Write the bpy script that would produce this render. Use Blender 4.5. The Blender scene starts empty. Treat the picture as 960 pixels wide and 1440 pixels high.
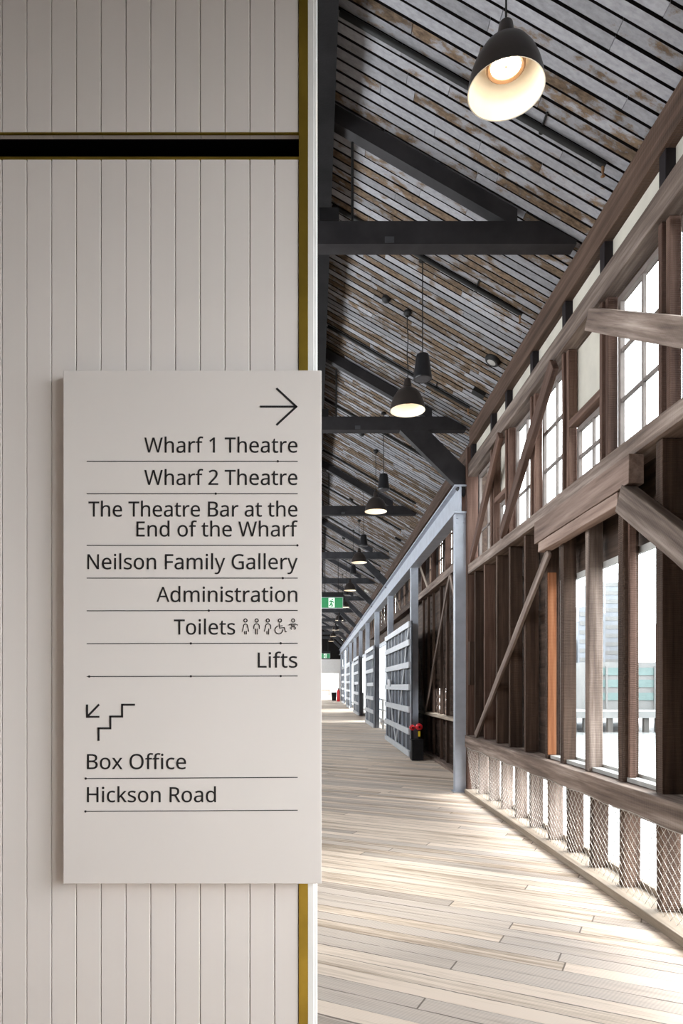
import bpy, bmesh, math, random
from mathutils import Vector, Matrix
random.seed(7)
S = bpy.context.scene
COL = S.collection
# ------------------------------------------------------------------ camera
F = 960.0; U0 = 441.0; V0 = 965.0; EYE = 1.6
cam = bpy.data.cameras.new('camera'); camo = bpy.data.objects.new('camera', cam); COL.objects.link(camo)
camo.location = (0, 0, EYE); camo.rotation_euler = (math.pi/2, 0, 0)
cam.sensor_width = 36; cam.lens = F*36/1440
cam.shift_x = (480-U0)/1440; cam.shift_y = (V0-720)/1440
cam.clip_start = 0.05; cam.clip_end = 600
S.camera = camo
# ------------------------------------------------------------------ light and exposure
w = bpy.data.worlds.new('sky'); S.world = w; w.use_nodes = True
bg = w.node_tree.nodes['Background']; bg.inputs[0].default_value = (0.93, 0.97, 1.0, 1); bg.inputs[1].default_value = 7.5
S.view_settings.view_transform = 'Standard'; S.view_settings.look = 'None'
S.view_settings.exposure = 0.3; S.view_settings.gamma = 1; S.view_settings.use_curve_mapping = False
S.cycles.use_denoising = True
S.cycles.max_bounces = 9; S.cycles.diffuse_bounces = 5; S.cycles.transparent_max_bounces = 12
S.cycles.sample_clamp_indirect = 8
S.cycles.caustics_reflective = False; S.cycles.caustics_refractive = False

def area(name, loc, rot, sx, sy, power, col=(1, 1, 1), portal=False):
    l = bpy.data.lights.new(name, 'AREA'); l.shape = 'RECTANGLE'; l.size = sx; l.size_y = sy; l.energy = power; l.color = col
    o = bpy.data.objects.new(name, l); COL.objects.link(o); o.location = loc; o.rotation_euler = rot
    if portal: l.cycles.is_portal = True
    return o
area('sky_portal', (2.95, 27.0, 2.6), (0, math.pi/2, 0), 5.6, 61, 1, portal=True)
area('sky_portal', (-2.9, 30.0, 4.05), (0, -math.pi/2, 0), 2.2, 56, 1, portal=True)
area('sky_portal', (2.95, 77.0, 2.2), (0, math.pi/2, 0), 4.4, 36, 1, portal=True)
#FOYER_LIGHT
sun = bpy.data.lights.new('sun', 'SUN'); sun.energy = 3.0; sun.angle = 0.35; sun.color = (1.0, 0.96, 0.9)
suno = bpy.data.objects.new('sun', sun); COL.objects.link(suno); suno.location = (20, 10, 30)
suno.rotation_euler = Vector((-1, -0.15, -0.85)).to_track_quat('-Z', 'Y').to_euler()

# ------------------------------------------------------------------ materials
def newmat(name):
    m = bpy.data.materials.new(name); m.use_nodes = True
    nt = m.node_tree; return m, nt, nt.nodes['Principled BSDF']
def N(nt, t, **kw):
    n = nt.nodes.new(t)
    for k, v in kw.items(): setattr(n, k, v)
    return n
def MATH(nt, op, a, b=None, c=None):
    n = N(nt, 'ShaderNodeMath', operation=op)
    for i, x in enumerate((a, b, c)):
        if x is None: continue
        if isinstance(x, (int, float)): n.inputs[i].default_value = x
        else: nt.links.new(x, n.inputs[i])
    return n.outputs[0]
def MIX(nt, fac, a, b, blend='MIX'):
    n = N(nt, 'ShaderNodeMix', data_type='RGBA', blend_type=blend)
    for sock, x in ((n.inputs[0], fac), (n.inputs[6], a), (n.inputs[7], b)):
        if isinstance(x, (int, float)): sock.default_value = x
        elif isinstance(x, tuple): sock.default_value = (*x, 1)
        else: nt.links.new(x, sock)
    return n.outputs[2]
def RAMP(nt, fac, stops):
    n = N(nt, 'ShaderNodeValToRGB'); e = n.color_ramp.elements
    while len(e) > 1: e.remove(e[0])
    e[0].position = stops[0][0]; e[0].color = (*stops[0][1], 1)
    for p, c in stops[1:]:
        k = e.new(p); k.color = (*c, 1)
    nt.links.new(fac, n.inputs[0]); return n.outputs[0]
def coords(nt, scale, rnd=True):
    tc = N(nt, 'ShaderNodeTexCoord'); mp = N(nt, 'ShaderNodeMapping'); mp.inputs['Scale'].default_value = scale
    nt.links.new(tc.outputs['Object'], mp.inputs['Vector'])
    if rnd:
        oi = N(nt, 'ShaderNodeObjectInfo')
        nt.links.new(MATH(nt, 'MULTIPLY', oi.outputs['Random'], 37.0), mp.inputs['Location'])
    return mp.outputs['Vector']
def NOISE(nt, vec, scale, detail=4, rough=0.55):
    n = N(nt, 'ShaderNodeTexNoise'); n.inputs['Scale'].default_value = scale; n.inputs['Detail'].default_value = detail
    n.inputs['Roughness'].default_value = rough; nt.links.new(vec, n.inputs['Vector']); return n.outputs['Fac']
def BUMP(nt, p, h, strength=0.3, dist=0.01):
    b = N(nt, 'ShaderNodeBump'); b.inputs['Strength'].default_value = strength; b.inputs['Distance'].default_value = dist
    nt.links.new(h, b.inputs['Height']); nt.links.new(b.outputs[0], p.inputs['Normal'])

def paint(name, c, rough=0.5, metal=0.0, var=0.06, scale=6, bump=0.0, spec=0.4):
    m, nt, p = newmat(name)
    f = NOISE(nt, coords(nt, (1, 1, 1)), scale, 5)
    a = tuple(max(0, x*(1-var)) for x in c); b = tuple(min(1, x*(1+var)) for x in c)
    nt.links.new(RAMP(nt, f, [(0.3, a), (0.7, b)]), p.inputs['Base Color'])
    p.inputs['Roughness'].default_value = rough; p.inputs['Metallic'].default_value = metal; p.inputs['Specular IOR Level'].default_value = spec
    if bump: BUMP(nt, p, NOISE(nt, coords(nt, (1, 1, 1)), 60, 3), bump, 0.003)
    return m
def timber(name, dark, mid, light, saw=0.0, grain_axis=2, rough=0.75):
    m, nt, p = newmat(name)
    sc = [16, 16, 16]; sc[grain_axis] = 0.9
    v = coords(nt, tuple(sc))
    g = NOISE(nt, v, 1.0, 7, 0.62)
    c = RAMP(nt, g, [(0.25, dark), (0.5, mid), (0.78, light)])
    sc2 = [2.5, 2.5, 2.5]; sc2[grain_axis] = 0.7
    blot = NOISE(nt, coords(nt, tuple(sc2)), 1.0, 3)
    oi = N(nt, 'ShaderNodeObjectInfo')
    tone = MATH(nt, 'ADD', MATH(nt, 'MULTIPLY', oi.outputs['Random'], 0.5), MATH(nt, 'MULTIPLY', blot, 0.8))
    hs = N(nt, 'ShaderNodeHueSaturation'); nt.links.new(c, hs.inputs['Color']); nt.links.new(MATH(nt, 'ADD', tone, 0.35), hs.inputs['Value'])
    hs.inputs['Saturation'].default_value = 0.95
    nt.links.new(hs.outputs[0], p.inputs['Base Color']); p.inputs['Roughness'].default_value = rough; p.inputs['Specular IOR Level'].default_value = 0.2
    h = g
    if saw:
        wv = N(nt, 'ShaderNodeTexWave', wave_type='BANDS', bands_direction='XYZ'[grain_axis]); wv.inputs['Scale'].default_value = 22
        wv.inputs['Distortion'].default_value = 1.5; wv.inputs['Detail'].default_value = 1
        nt.links.new(coords(nt, (1, 1, 1)), wv.inputs['Vector'])
        h = MATH(nt, 'ADD', g, MATH(nt, 'MULTIPLY', wv.outputs['Fac'], saw))
    BUMP(nt, p, h, 0.6, 0.008)
    return m
def boards(name, paintc, worn, dark, bias, axis=0):
    """old painted roof boards: chipped paint over brown wood, each board its own tone ('tone' per face)"""
    m, nt, p = newmat(name)
    at = N(nt, 'ShaderNodeAttribute'); at.attribute_name = 'tone'; t = at.outputs['Fac']
    tc = N(nt, 'ShaderNodeTexCoord'); mp = N(nt, 'ShaderNodeMapping')
    sc = [9, 9, 9]; sc[axis] = 1.3; mp.inputs['Scale'].default_value = sc
    nt.links.new(tc.outputs['Object'], mp.inputs['Vector'])
    cb = N(nt, 'ShaderNodeCombineXYZ'); nt.links.new(MATH(nt, 'MULTIPLY', t, 31.0), cb.inputs[0]); nt.links.new(cb.outputs[0], mp.inputs['Location'])
    g = NOISE(nt, mp.outputs[0], 1.0, 7, 0.68)
    gr = NOISE(nt, mp.outputs[0], 4.0, 5, 0.6)
    f = MATH(nt, 'ADD', MATH(nt, 'MULTIPLY', t, 0.30), MATH(nt, 'SUBTRACT', g, 0.15))
    spx = N(nt, 'ShaderNodeSeparateXYZ'); nt.links.new(tc.outputs['Object'], spx.inputs[0])
    far = N(nt, 'ShaderNodeMapRange'); nt.links.new(spx.outputs[1], far.inputs[0])
    for q, v_ in ((1, 5.6), (2, 7.2), (3, bias), (4, bias+0.085)): far.inputs[q].default_value = v_
    wornmask = RAMP(nt, MATH(nt, 'ADD', f, far.outputs[0]), [(0.52, (0, 0, 0)), (0.62, (1, 1, 1))])
    wood = RAMP(nt, gr, [(0.3, dark), (0.7, worn)])
    pn = RAMP(nt, gr, [(0.3, tuple(x*0.72 for x in paintc)), (0.65, paintc)])
    c = MIX(nt, wornmask, pn, wood)
    hs = N(nt, 'ShaderNodeHueSaturation'); nt.links.new(c, hs.inputs['Color'])
    fr = MATH(nt, 'FRACT', MATH(nt, 'MULTIPLY', t, 7.3)); nt.links.new(MATH(nt, 'ADD', MATH(nt, 'MULTIPLY', fr, 0.5), 0.7), hs.inputs['Value'])
    nt.links.new(hs.outputs[0], p.inputs['Base Color']); p.inputs['Roughness'].default_value = 0.8; p.inputs['Specular IOR Level'].default_value = 0.2
    BUMP(nt, p, gr, 0.4, 0.006)
    return m
def deck(name):
    m, nt, p = newmat(name)
    tc = N(nt, 'ShaderNodeTexCoord'); sp = N(nt, 'ShaderNodeSeparateXYZ'); nt.links.new(tc.outputs['Object'], sp.inputs[0])
    x, y = sp.outputs[0], sp.outputs[1]
    ca, sa = 0.885, 0.466
    s = MATH(nt, 'ADD', MATH(nt, 'MULTIPLY', x, -ca), MATH(nt, 'MULTIPLY', y, sa))
    t = MATH(nt, 'ADD', MATH(nt, 'MULTIPLY', x, sa), MATH(nt, 'MULTIPLY', y, ca))
    wob = NOISE(nt, tc.outputs['Object'], 3.0, 2)
    t = MATH(nt, 'ADD', t, MATH(nt, 'MULTIPLY', wob, 0.012))
    tb = MATH(nt, 'DIVIDE', t, 0.135); row = MATH(nt, 'FLOOR', tb)
    wn = N(nt, 'ShaderNodeTexWhiteNoise', noise_dimensions='1D'); nt.links.new(row, wn.inputs['W'])
    sl = MATH(nt, 'ADD', MATH(nt, 'DIVIDE', s, 4.6), MATH(nt, 'MULTIPLY', wn.outputs['Value'], 9.0)); seg = MATH(nt, 'FLOOR', sl)
    cv = N(nt, 'ShaderNodeCombineXYZ'); nt.links.new(row, cv.inputs[0]); nt.links.new(seg, cv.inputs[1])
    w2 = N(nt, 'ShaderNodeTexWhiteNoise', noise_dimensions='2D'); nt.links.new(cv.outputs[0], w2.inputs['Vector'])
    tone = w2.outputs['Value']
    gv = N(nt, 'ShaderNodeCombineXYZ'); nt.links.new(MATH(nt, 'MULTIPLY', s, 1.1), gv.inputs[0]); nt.links.new(MATH(nt, 'MULTIPLY', t, 30.0), gv.inputs[1])
    nt.links.new(MATH(nt, 'MULTIPLY', tone, 40.0), gv.inputs[2])
    g = NOISE(nt, gv.outputs[0], 1.0, 9, 0.72)
    gv2 = N(nt, 'ShaderNodeCombineXYZ'); nt.links.new(MATH(nt, 'MULTIPLY', s, 0.45), gv2.inputs[0]); nt.links.new(MATH(nt, 'MULTIPLY', t, 5.0), gv2.inputs[1])
    big = NOISE(nt, gv2.outputs[0], 1.0, 3)
    f = MATH(nt, 'ADD', MATH(nt, 'MULTIPLY', tone, 0.22), MATH(nt, 'ADD', MATH(nt, 'MULTIPLY', g, 0.95), MATH(nt, 'MULTIPLY', big, 0.32)))
    c = RAMP(nt, f, [(0.50, (0.13, 0.09, 0.06)), (0.59, (0.36, 0.27, 0.195)), (0.68, (0.55, 0.44, 0.34)), (0.82, (0.76, 0.635, 0.525))])
    n1 = N(nt, 'ShaderNodeTexWhiteNoise', noise_dimensions='2D'); cv2 = N(nt, 'ShaderNodeCombineXYZ')
    nt.links.new(MATH(nt, 'ADD', row, 17.3), cv2.inputs[0]); nt.links.new(seg, cv2.inputs[1]); nt.links.new(cv2.outputs[0], n1.inputs['Vector'])
    greyness = MATH(nt, 'MULTIPLY', MATH(nt, 'GREATER_THAN', n1.outputs['Value'], 0.62), MATH(nt, 'ADD', 0.25, MATH(nt, 'MULTIPLY', big, 0.7)))
    c = MIX(nt, greyness, c, (0.44, 0.385, 0.345))
    saw = MATH(nt, 'SINE', MATH(nt, 'ADD', MATH(nt, 'MULTIPLY', s, 330.0), MATH(nt, 'ADD', MATH(nt, 'MULTIPLY', t, 90.0), MATH(nt, 'MULTIPLY', wob, 14.0))))
    sawm = MATH(nt, 'MULTIPLY', saw, MATH(nt, 'MULTIPLY', 0.07, n1.outputs['Value']))
    hv = N(nt, 'ShaderNodeHueSaturation'); nt.links.new(c, hv.inputs['Color']); nt.links.new(MATH(nt, 'ADD', 1.0, sawm), hv.inputs['Value']); c = hv.outputs[0]
    fr = MATH(nt, 'FRACT', tb)
    edge = MATH(nt, 'MINIMUM', fr, MATH(nt, 'SUBTRACT', 1.0, fr))
    gap = MATH(nt, 'LESS_THAN', edge, MATH(nt, 'ADD', 0.012, MATH(nt, 'MULTIPLY', MATH(nt, 'SUBTRACT', g, 0.46), 0.32)))
    fs = MATH(nt, 'FRACT', sl); gap2 = MATH(nt, 'LESS_THAN', fs, 0.002)
    gp = MATH(nt, 'MAXIMUM', gap, gap2)
    c2 = MIX(nt, MATH(nt, 'MULTIPLY', gp, 0.78), c, (0.07, 0.046, 0.03))
    nt.links.new(c2, p.inputs['Base Color']); p.inputs['Roughness'].default_value = 0.62
    BUMP(nt, p, MATH(nt, 'SUBTRACT', g, gp), 0.5, 0.004)
    return m
def glass(name):
    m, nt, p = newmat(name)
    out = nt.nodes['Material Output']
    tr = N(nt, 'ShaderNodeBsdfTransparent'); gl = N(nt, 'ShaderNodeBsdfGlossy'); gl.inputs['Roughness'].default_value = 0.03
    f = NOISE(nt, coords(nt, (1, 1, 1)), 3, 2); nt.links.new(RAMP(nt, f, [(0.2, (0.93, 0.95, 0.95)), (0.8, (0.97, 0.98, 0.98))]), tr.inputs[0])
    lw = N(nt, 'ShaderNodeLayerWeight'); lw.inputs['Blend'].default_value = 0.5
    fr = MATH(nt, 'ADD', 0.03, MATH(nt, 'MULTIPLY', MATH(nt, 'POWER', lw.outputs['Facing'], 6.0), 0.5))
    mx = N(nt, 'ShaderNodeMixShader'); nt.links.new(fr, mx.inputs[0]); nt.links.new(tr.outputs[0], mx.inputs[1]); nt.links.new(gl.outputs[0], mx.inputs[2])
    nt.links.new(mx.outputs[0], out.inputs['Surface']); return m
def emit(name, c, k):
    m, nt, p = newmat(name)
    p.inputs['Base Color'].default_value = (*c, 1); p.inputs['Emission Color'].default_value = (*c, 1); p.inputs['Emission Strength'].default_value = k
    f = NOISE(nt, coords(nt, (1, 1, 1)), 30, 2)
    nt.links.new(RAMP(nt, f, [(0.3, tuple(x*0.93 for x in c)), (0.7, c)]), p.inputs['Emission Color'])
    return m

M = dict(
    panel=paint('white_panel_paint', (0.775, 0.725, 0.69), 0.45, var=0.02, scale=2),
    upper=paint('white_upper_paint', (0.735, 0.685, 0.65), 0.45, var=0.02, scale=2),
    sign=paint('sign_enamel', (0.745, 0.70, 0.665), 0.4, var=0.015, scale=2),
    ink=paint('black_ink', (0.012, 0.011, 0.012), 0.5),
    void=paint('black_recess', (0.004, 0.004, 0.004), 0.95, spec=0.0),
    brass=paint('aged_brass', (0.42, 0.29, 0.045), 0.38, 0.85, 0.22, 5),
    white=paint('white_gloss_trim', (0.85, 0.84, 0.82), 0.4, var=0.03),
    black=paint('black_painted_timber', (0.013, 0.0125, 0.0135), 0.6, spec=0.15, var=0.3, scale=4, bump=0.3),
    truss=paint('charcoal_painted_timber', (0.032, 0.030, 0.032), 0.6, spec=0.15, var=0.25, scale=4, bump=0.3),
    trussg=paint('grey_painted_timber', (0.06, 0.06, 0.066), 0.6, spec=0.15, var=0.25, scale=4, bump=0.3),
    steel=paint('blue_grey_steel_paint', (0.40, 0.43, 0.49), 0.45, 0.0, 0.1, 5, bump=0.15),
    doorback=paint('slate_door_boards', (0.045, 0.05, 0.063), 0.6, 0.0, 0.2, 5),
    doorbar=paint('pale_grey_door_rails', (0.55, 0.57, 0.60), 0.5, 0.0, 0.08, 5),
    cream=paint('cream_fibre_sheet', (0.58, 0.545, 0.47), 0.7, 0.0, 0.10, 3, bump=0.2),
    cframe=paint('backlit_sash_paint', (0.17, 0.14, 0.125), 0.6, 0.0, 0.2, 8), stub=paint('near_black_timber', (0.022, 0.018, 0.019), 0.7, spec=0.1),  # clerestory sash colour darkened and browned to stand for backlighting
    frame=paint('pale_window_frame', (0.46, 0.45, 0.43), 0.6, 0.0, 0.15, 6),
    lampout=paint('bronze_black_enamel', (0.035, 0.028, 0.025), 0.35, 0.0, 0.15, 8),
    lampin=paint('cream_enamel_lining', (0.85, 0.80, 0.70), 0.4, 0.0, 0.03, 8),
    lampring=paint('brown_lamp_ring', (0.25, 0.14, 0.07), 0.45, 0.2, 0.1, 20),
    speaker=paint('black_speaker_plastic', (0.018, 0.018, 0.02), 0.3, 0.0, 0.15, 10),
    grille=paint('grey_speaker_grille', (0.10, 0.10, 0.11), 0.6, 0.3, 0.3, 90),
    rubber=paint('black_cable', (0.012, 0.012, 0.012), 0.6),
    wire=paint('galvanised_wire', (0.50, 0.47, 0.43), 0.5, 0.3, 0.2, 20),
    red=paint('red_enamel', (0.62, 0.02, 0.03), 0.3), yellow=paint('yellow_tag', (0.8, 0.6, 0.02), 0.5),
    green=emit('exit_sign_green', (0.03, 0.22, 0.085), 0.6), signwhite=emit('exit_sign_white', (0.85, 1.0, 0.88), 0.6),
    bulb=emit('warm_lamp_disc', (1.0, 0.80, 0.52), 14.0), smallbulb=emit('warm_lamp_disc_far', (1.0, 0.80, 0.55), 7.0),
    brown=timber('dark_brown_timber', (0.030, 0.018, 0.012), (0.078, 0.047, 0.033), (0.15, 0.095, 0.068), 0.5),
    red_brown=timber('red_brown_timber', (0.055, 0.029, 0.021), (0.125, 0.070, 0.051), (0.23, 0.145, 0.108), 0.4),
    header=timber('lit_pinkish_brown_timber', (0.11, 0.066, 0.05), (0.27, 0.185, 0.148), (0.42, 0.31, 0.255), 0.2),  # lighter red-brown; the stronger light on the header is put into its colour
    weathered=timber('weathered_grey_brown_timber', (0.045, 0.030, 0.023), (0.175, 0.128, 0.104), (0.42, 0.34, 0.29), 0.25),
    pale=timber('pale_dusty_timber', (0.22, 0.17, 0.125), (0.38, 0.31, 0.24), (0.55, 0.47, 0.38), 0.2),
    orange=timber('orange_new_timber', (0.15, 0.05, 0.02), (0.33, 0.115, 0.04), (0.50, 0.22, 0.10), 0.1),
    clad=timber('dark_cladding_boards', (0.026, 0.017, 0.012), (0.062, 0.040, 0.030), (0.125, 0.085, 0.062), 0.0, grain_axis=1),
    deck=deck('worn_deck_boards'),
    roof=boards('grey_painted_roof_boards', (0.35, 0.35, 0.375), (0.21, 0.148, 0.098), (0.06, 0.04, 0.027), -0.03),
    under=paint('dark_roof_underlay', (0.02, 0.018, 0.018), 0.9, spec=0.0),
    glass=glass('window_glass'),
    water=paint('harbour_water', (0.20, 0.205, 0.205), 0.25, 0.0, 0.2, 0.6, bump=0.6),
    conc=paint('pale_concrete', (0.15, 0.15, 0.147), 0.8, var=0.12, scale=0.3), conc2=paint('pale_tower_cladding', (0.16, 0.17, 0.185), 0.7, var=0.1, scale=0.2),
    teal=paint('teal_glazing', (0.085, 0.13, 0.125), 0.3, var=0.2, scale=0.4), pile=paint('grey_piles', (0.06, 0.056, 0.052), 0.8),
)

# ------------------------------------------------------------------ mesh helpers
class MB:
    def __init__(s): s.bm = bmesh.new()
    def box(s, a, b, mi=0):
        x0, y0, z0 = a; x1, y1, z1 = b
        v = [s.bm.verts.new(c) for c in ((x0, y0, z0), (x1, y0, z0), (x1, y1, z0), (x0, y1, z0), (x0, y0, z1), (x1, y0, z1), (x1, y1, z1), (x0, y1, z1))]
        for f in ((0, 3, 2, 1), (4, 5, 6, 7), (0, 1, 5, 4), (1, 2, 6, 5), (2, 3, 7, 6), (3, 0, 4, 7)):
            s.bm.faces.new([v[i] for i in f]).material_index = mi
        return s
    def prism(s, poly, axis, a, b, mi=0):
        """polygon in the two other axes, extruded from a to b on axis"""
        def mk(p, t):
            return {'x': (t, p[0], p[1]), 'y': (p[0], t, p[1]), 'z': (p[0], p[1], t)}[axis]
        A = [s.bm.verts.new(mk(p, a)) for p in poly]; B = [s.bm.verts.new(mk(p, b)) for p in poly]
        n = len(poly); fs = [s.bm.faces.new(A), s.bm.faces.new(B[::-1])]
        for i in range(n): fs.append(s.bm.faces.new((A[i], B[i], B[(i+1) % n], A[(i+1) % n])))
        for f in fs: f.material_index = mi
        return s
    def bar(s, p0, p1, w, d, hint=(1, 0, 0), jit=0.0, segs=1):
        p0 = Vector(p0); p1 = Vector(p1); z = (p1-p0).normalized(); x = Vector(hint); x = (x - z*x.dot(z)).normalized(); y = z.cross(x)
        rings = []
        for i in range(segs+1):
            c = p0.lerp(p1, i/segs); j = lambda: random.uniform(-jit, jit)
            rings.append([s.bm.verts.new(c + x*(sx*w/2+j()) + y*(sy*d/2+j())) for sx, sy in ((-1, -1), (1, -1), (1, 1), (-1, 1))])
        for a, b in zip(rings, rings[1:]):
            for k in range(4): s.bm.faces.new((a[k], a[(k+1) % 4], b[(k+1) % 4], b[k]))
        s.bm.faces.new(rings[0][::-1]); s.bm.faces.new(rings[-1]); return s
    def tube(s, pts, r, n=8, close=False):
        pts = [Vector(p) for p in pts]; rings = []; m = len(pts)
        up = None
        for i, p in enumerate(pts):
            if close: t = pts[(i+1) % m]-pts[i-1]
            else: t = pts[min(i+1, m-1)]-pts[max(i-1, 0)]
            t.normalize()
            if up is None: up = Vector((0, 0, 1)) if abs(t.z) < 0.9 else Vector((1, 0, 0))
            x = up-t*up.dot(t)
            if x.length < 1e-4: x = t.orthogonal()
            x.normalize(); y = t.cross(x); up = x
            rings.append([s.bm.verts.new(p+x*r*math.cos(2*math.pi*k/n)+y*r*math.sin(2*math.pi*k/n)) for k in range(n)])
        prs = list(zip(rings, rings[1:])) + ([(rings[-1], rings[0])] if close else [])
        for a, b in prs:
            for k in range(n): s.bm.faces.new((a[k], a[(k+1) % n], b[(k+1) % n], b[k]))
        if not close: s.bm.faces.new(rings[0][::-1]); s.bm.faces.new(rings[-1])
        return s
    def lathe(s, prof, c, n=32, axis='z'):
        rings = []
        for r, h in prof:
            if r < 1e-6:
                p = {'z': (0, 0, h), 'y': (0, h, 0), 'x': (h, 0, 0)}[axis]; rings.append([s.bm.verts.new(Vector(c)+Vector(p))]); continue
            R = []
            for k in range(n):
                a = 2*math.pi*k/n; u, v = r*math.cos(a), r*math.sin(a)
                R.append(s.bm.verts.new(Vector(c)+Vector({'z': (u, v, h), 'y': (u, h, v), 'x': (h, u, v)}[axis])))
            rings.append(R)
        for a, b in zip(rings, rings[1:]):
            for k in range(n):
                q = (k+1) % n
                if len(a) == 1 and len(b) == 1: continue
                if len(a) == 1: s.bm.faces.new((a[0], b[q], b[k]))
                elif len(b) == 1: s.bm.faces.new((a[k], a[q], b[0]))
                else: s.bm.faces.new((a[k], a[q], b[q], b[k]))
        return s
    def build(s, name, m, parent=None, smooth=False, bevel=0.0, keep=False, fix=True):
        bm = s.bm
        if fix: bmesh.ops.recalc_face_normals(bm, faces=bm.faces)
        if bevel: bmesh.ops.bevel(bm, geom=[e for e in bm.edges if len(e.link_faces) == 2 and e.calc_face_angle(0) > 0.6], offset=bevel, segments=2, affect='EDGES', profile=0.6)
        if parent is not None:
            o0 = Vector((0, 0, 0)); q = parent
            while q is not None: o0 = o0+Vector(q.location); q = q.parent
        elif keep: o0 = Vector((0, 0, 0))
        else:
            xs = [v.co for v in bm.verts]
            o0 = Vector(((min(v.x for v in xs)+max(v.x for v in xs))/2, (min(v.y for v in xs)+max(v.y for v in xs))/2, min(v.z for v in xs)))
        for v in bm.verts: v.co -= o0
        me = bpy.data.meshes.new(name); bm.to_mesh(me); bm.free()
        for k in (m if isinstance(m, (list, tuple)) else [m]): me.materials.append(M[k])
        if smooth:
            for p in me.polygons: p.use_smooth = True
            me.set_sharp_from_angle(angle=math.radians(40))
        o = bpy.data.objects.new(name, me); COL.objects.link(o)
        if parent is not None: o.parent = parent
        else: o.location = o0
        return o
def tag(o, label=None, cat=None, group=None, kind=None):
    for k, v in (('label', label), ('category', cat), ('group', group), ('kind', kind)):
        if v: o[k] = v
    return o
def thing(name, loc, label, cat, group=None, kind=None):
    o = bpy.data.objects.new(name, None); COL.objects.link(o); o.location = loc; o.empty_display_size = 0.1
    return tag(o, label, cat, group, kind)
def struct(o, label=None, cat=None): return tag(o, label, cat, None, 'structure')
def timber_piece(name, p0, p1, w, d, m, hint=(1, 0, 0), parent=None, jit=0.002, bevel=0.004):
    """one squared timber from p0 to p1; w along hint; local Z is its grain"""
    p0 = Vector(p0); p1 = Vector(p1); z = (p1-p0).normalized(); x = Vector(hint); x = (x-z*x.dot(z)).normalized(); y = z.cross(x)
    L = (p1-p0).length
    b = MB(); b.bar((0, 0, 0), (0, 0, L), w, d, (1, 0, 0), jit, max(1, int(L/0.45)))
    bm = b.bm; bmesh.ops.recalc_face_normals(bm, faces=bm.faces)
    if bevel: bmesh.ops.bevel(bm, geom=[e for e in bm.edges if len(e.link_faces) == 2 and e.calc_face_angle(0) > 0.8], offset=bevel, segments=1, affect='EDGES')
    me = bpy.data.meshes.new(name); bm.to_mesh(me); bm.free(); me.materials.append(M[m])
    o = bpy.data.objects.new(name, me); COL.objects.link(o)
    mt = Matrix((x, y, z)).transposed().to_4x4()
    if parent is not None: o.parent = parent; mt.translation = p0-Vector(parent.location)
    else: mt.translation = p0
    o.matrix_local = mt
    return o
ORD = ['first', 'second', 'third', 'fourth', 'fifth', 'sixth', 'seventh', 'eighth', 'ninth', 'tenth', 'eleventh', 'twelfth', 'thirteenth', 'fourteenth', 'fifteenth', 'sixteenth']

# ------------------------------------------------------------------ dimensions
EX, EZ, SL = 2.34, 5.48, 0.577          # eave of the roof lining, slope
RX = 0.04                               # ridge
def roofz(x): return EZ+(EX-abs(x-RX)-RX)*SL
YE = 57.0                               # far end of the long hall
# ------------------------------------------------------------------ floor, roof
def zf(y): return max(0.0, (y-10.0)*0.0105) if y < YE else (YE-10)*0.0105   # the deck climbs very slightly
struct(MB().prism([(-4, -0.25), (92, -0.25), (92, zf(92)), (YE, zf(YE)), (10, 0), (-4, 0)], 'x', -2.7, 2.66).build('floor', 'deck', keep=True))
def slope(name, side, y0, y1):
    b = MB(); bm = b.bm; tl = bm.faces.layers.float.new('tone')
    nx, nz = SL/math.hypot(1, SL), 1/math.hypot(1, SL)
    y = y0
    while y < y1:
        wd = random.uniform(0.078, 0.088); gap = random.uniform(0.017, 0.024)
        cuts = [0.0]; x = random.uniform(0.3, 1.6)
        while x < 2.3: cuts.append(x); x += random.uniform(0.8, 1.9)
        cuts.append(2.42)
        for a, c in zip(cuts, cuts[1:]):
            t = random.random(); dz = random.uniform(-0.003, 0.003); n0 = len(bm.faces)
            P = [(RX+side*a, roofz(RX+a)+dz), (RX+side*(c-0.004), roofz(RX+c-0.004)+dz)]
            poly = [P[0], P[1], (P[1][0], P[1][1]+0.024), (P[0][0], P[0][1]+0.024)]
            b.prism(poly, 'y', y, y+wd)
            bm.faces.ensure_lookup_table()
            for f in bm.faces[n0:]:
                f[tl] = t; f.normal_update()
                if abs(f.normal.y) > 0.9: f.material_index = 1
        y += wd+gap
    poly = [(RX, roofz(RX)+0.045), (RX+side*2.6, roofz(RX+2.6)+0.045), (RX+side*2.6, roofz(RX+2.6)+0.09), (RX, roofz(RX)+0.09)]
    b.prism(poly, 'y', y0, y1, 1)
    return struct(b.build(name, ['roof', 'under'], keep=True))
slope('ceiling', 1, -4.0, YE); slope('ceiling', -1, -4.0, YE)
struct(MB().box((-0.10, -4, roofz(RX)-0.42), (0.175, YE, roofz(RX)-0.03)).build('trim_1', 'black'))   # dark ridge duct
# ------------------------------------------------------------------ side and back walls of the place
wl = MB().box((-2.64, -4, 0), (-2.56, 2.3, 5.7)).box((-2.64, 2.3, 0), (-2.56, YE, 3.45)).box((-2.64, 2.3, 5.0), (-2.56, YE, 5.7))
y = 2.3
while y < YE: wl.box((-2.64, y, 3.45), (-2.56, y+0.14, 5.0)); y += 1.3
struct(wl.build('wall_left', 'clad', keep=True))                 # unseen left wall; high openings added to bring more daylight into the hall
struct(MB().box((-2.64, -4.1, 0), (2.62, -4.0, 7.0)).build('wall_back', 'upper'))

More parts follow.
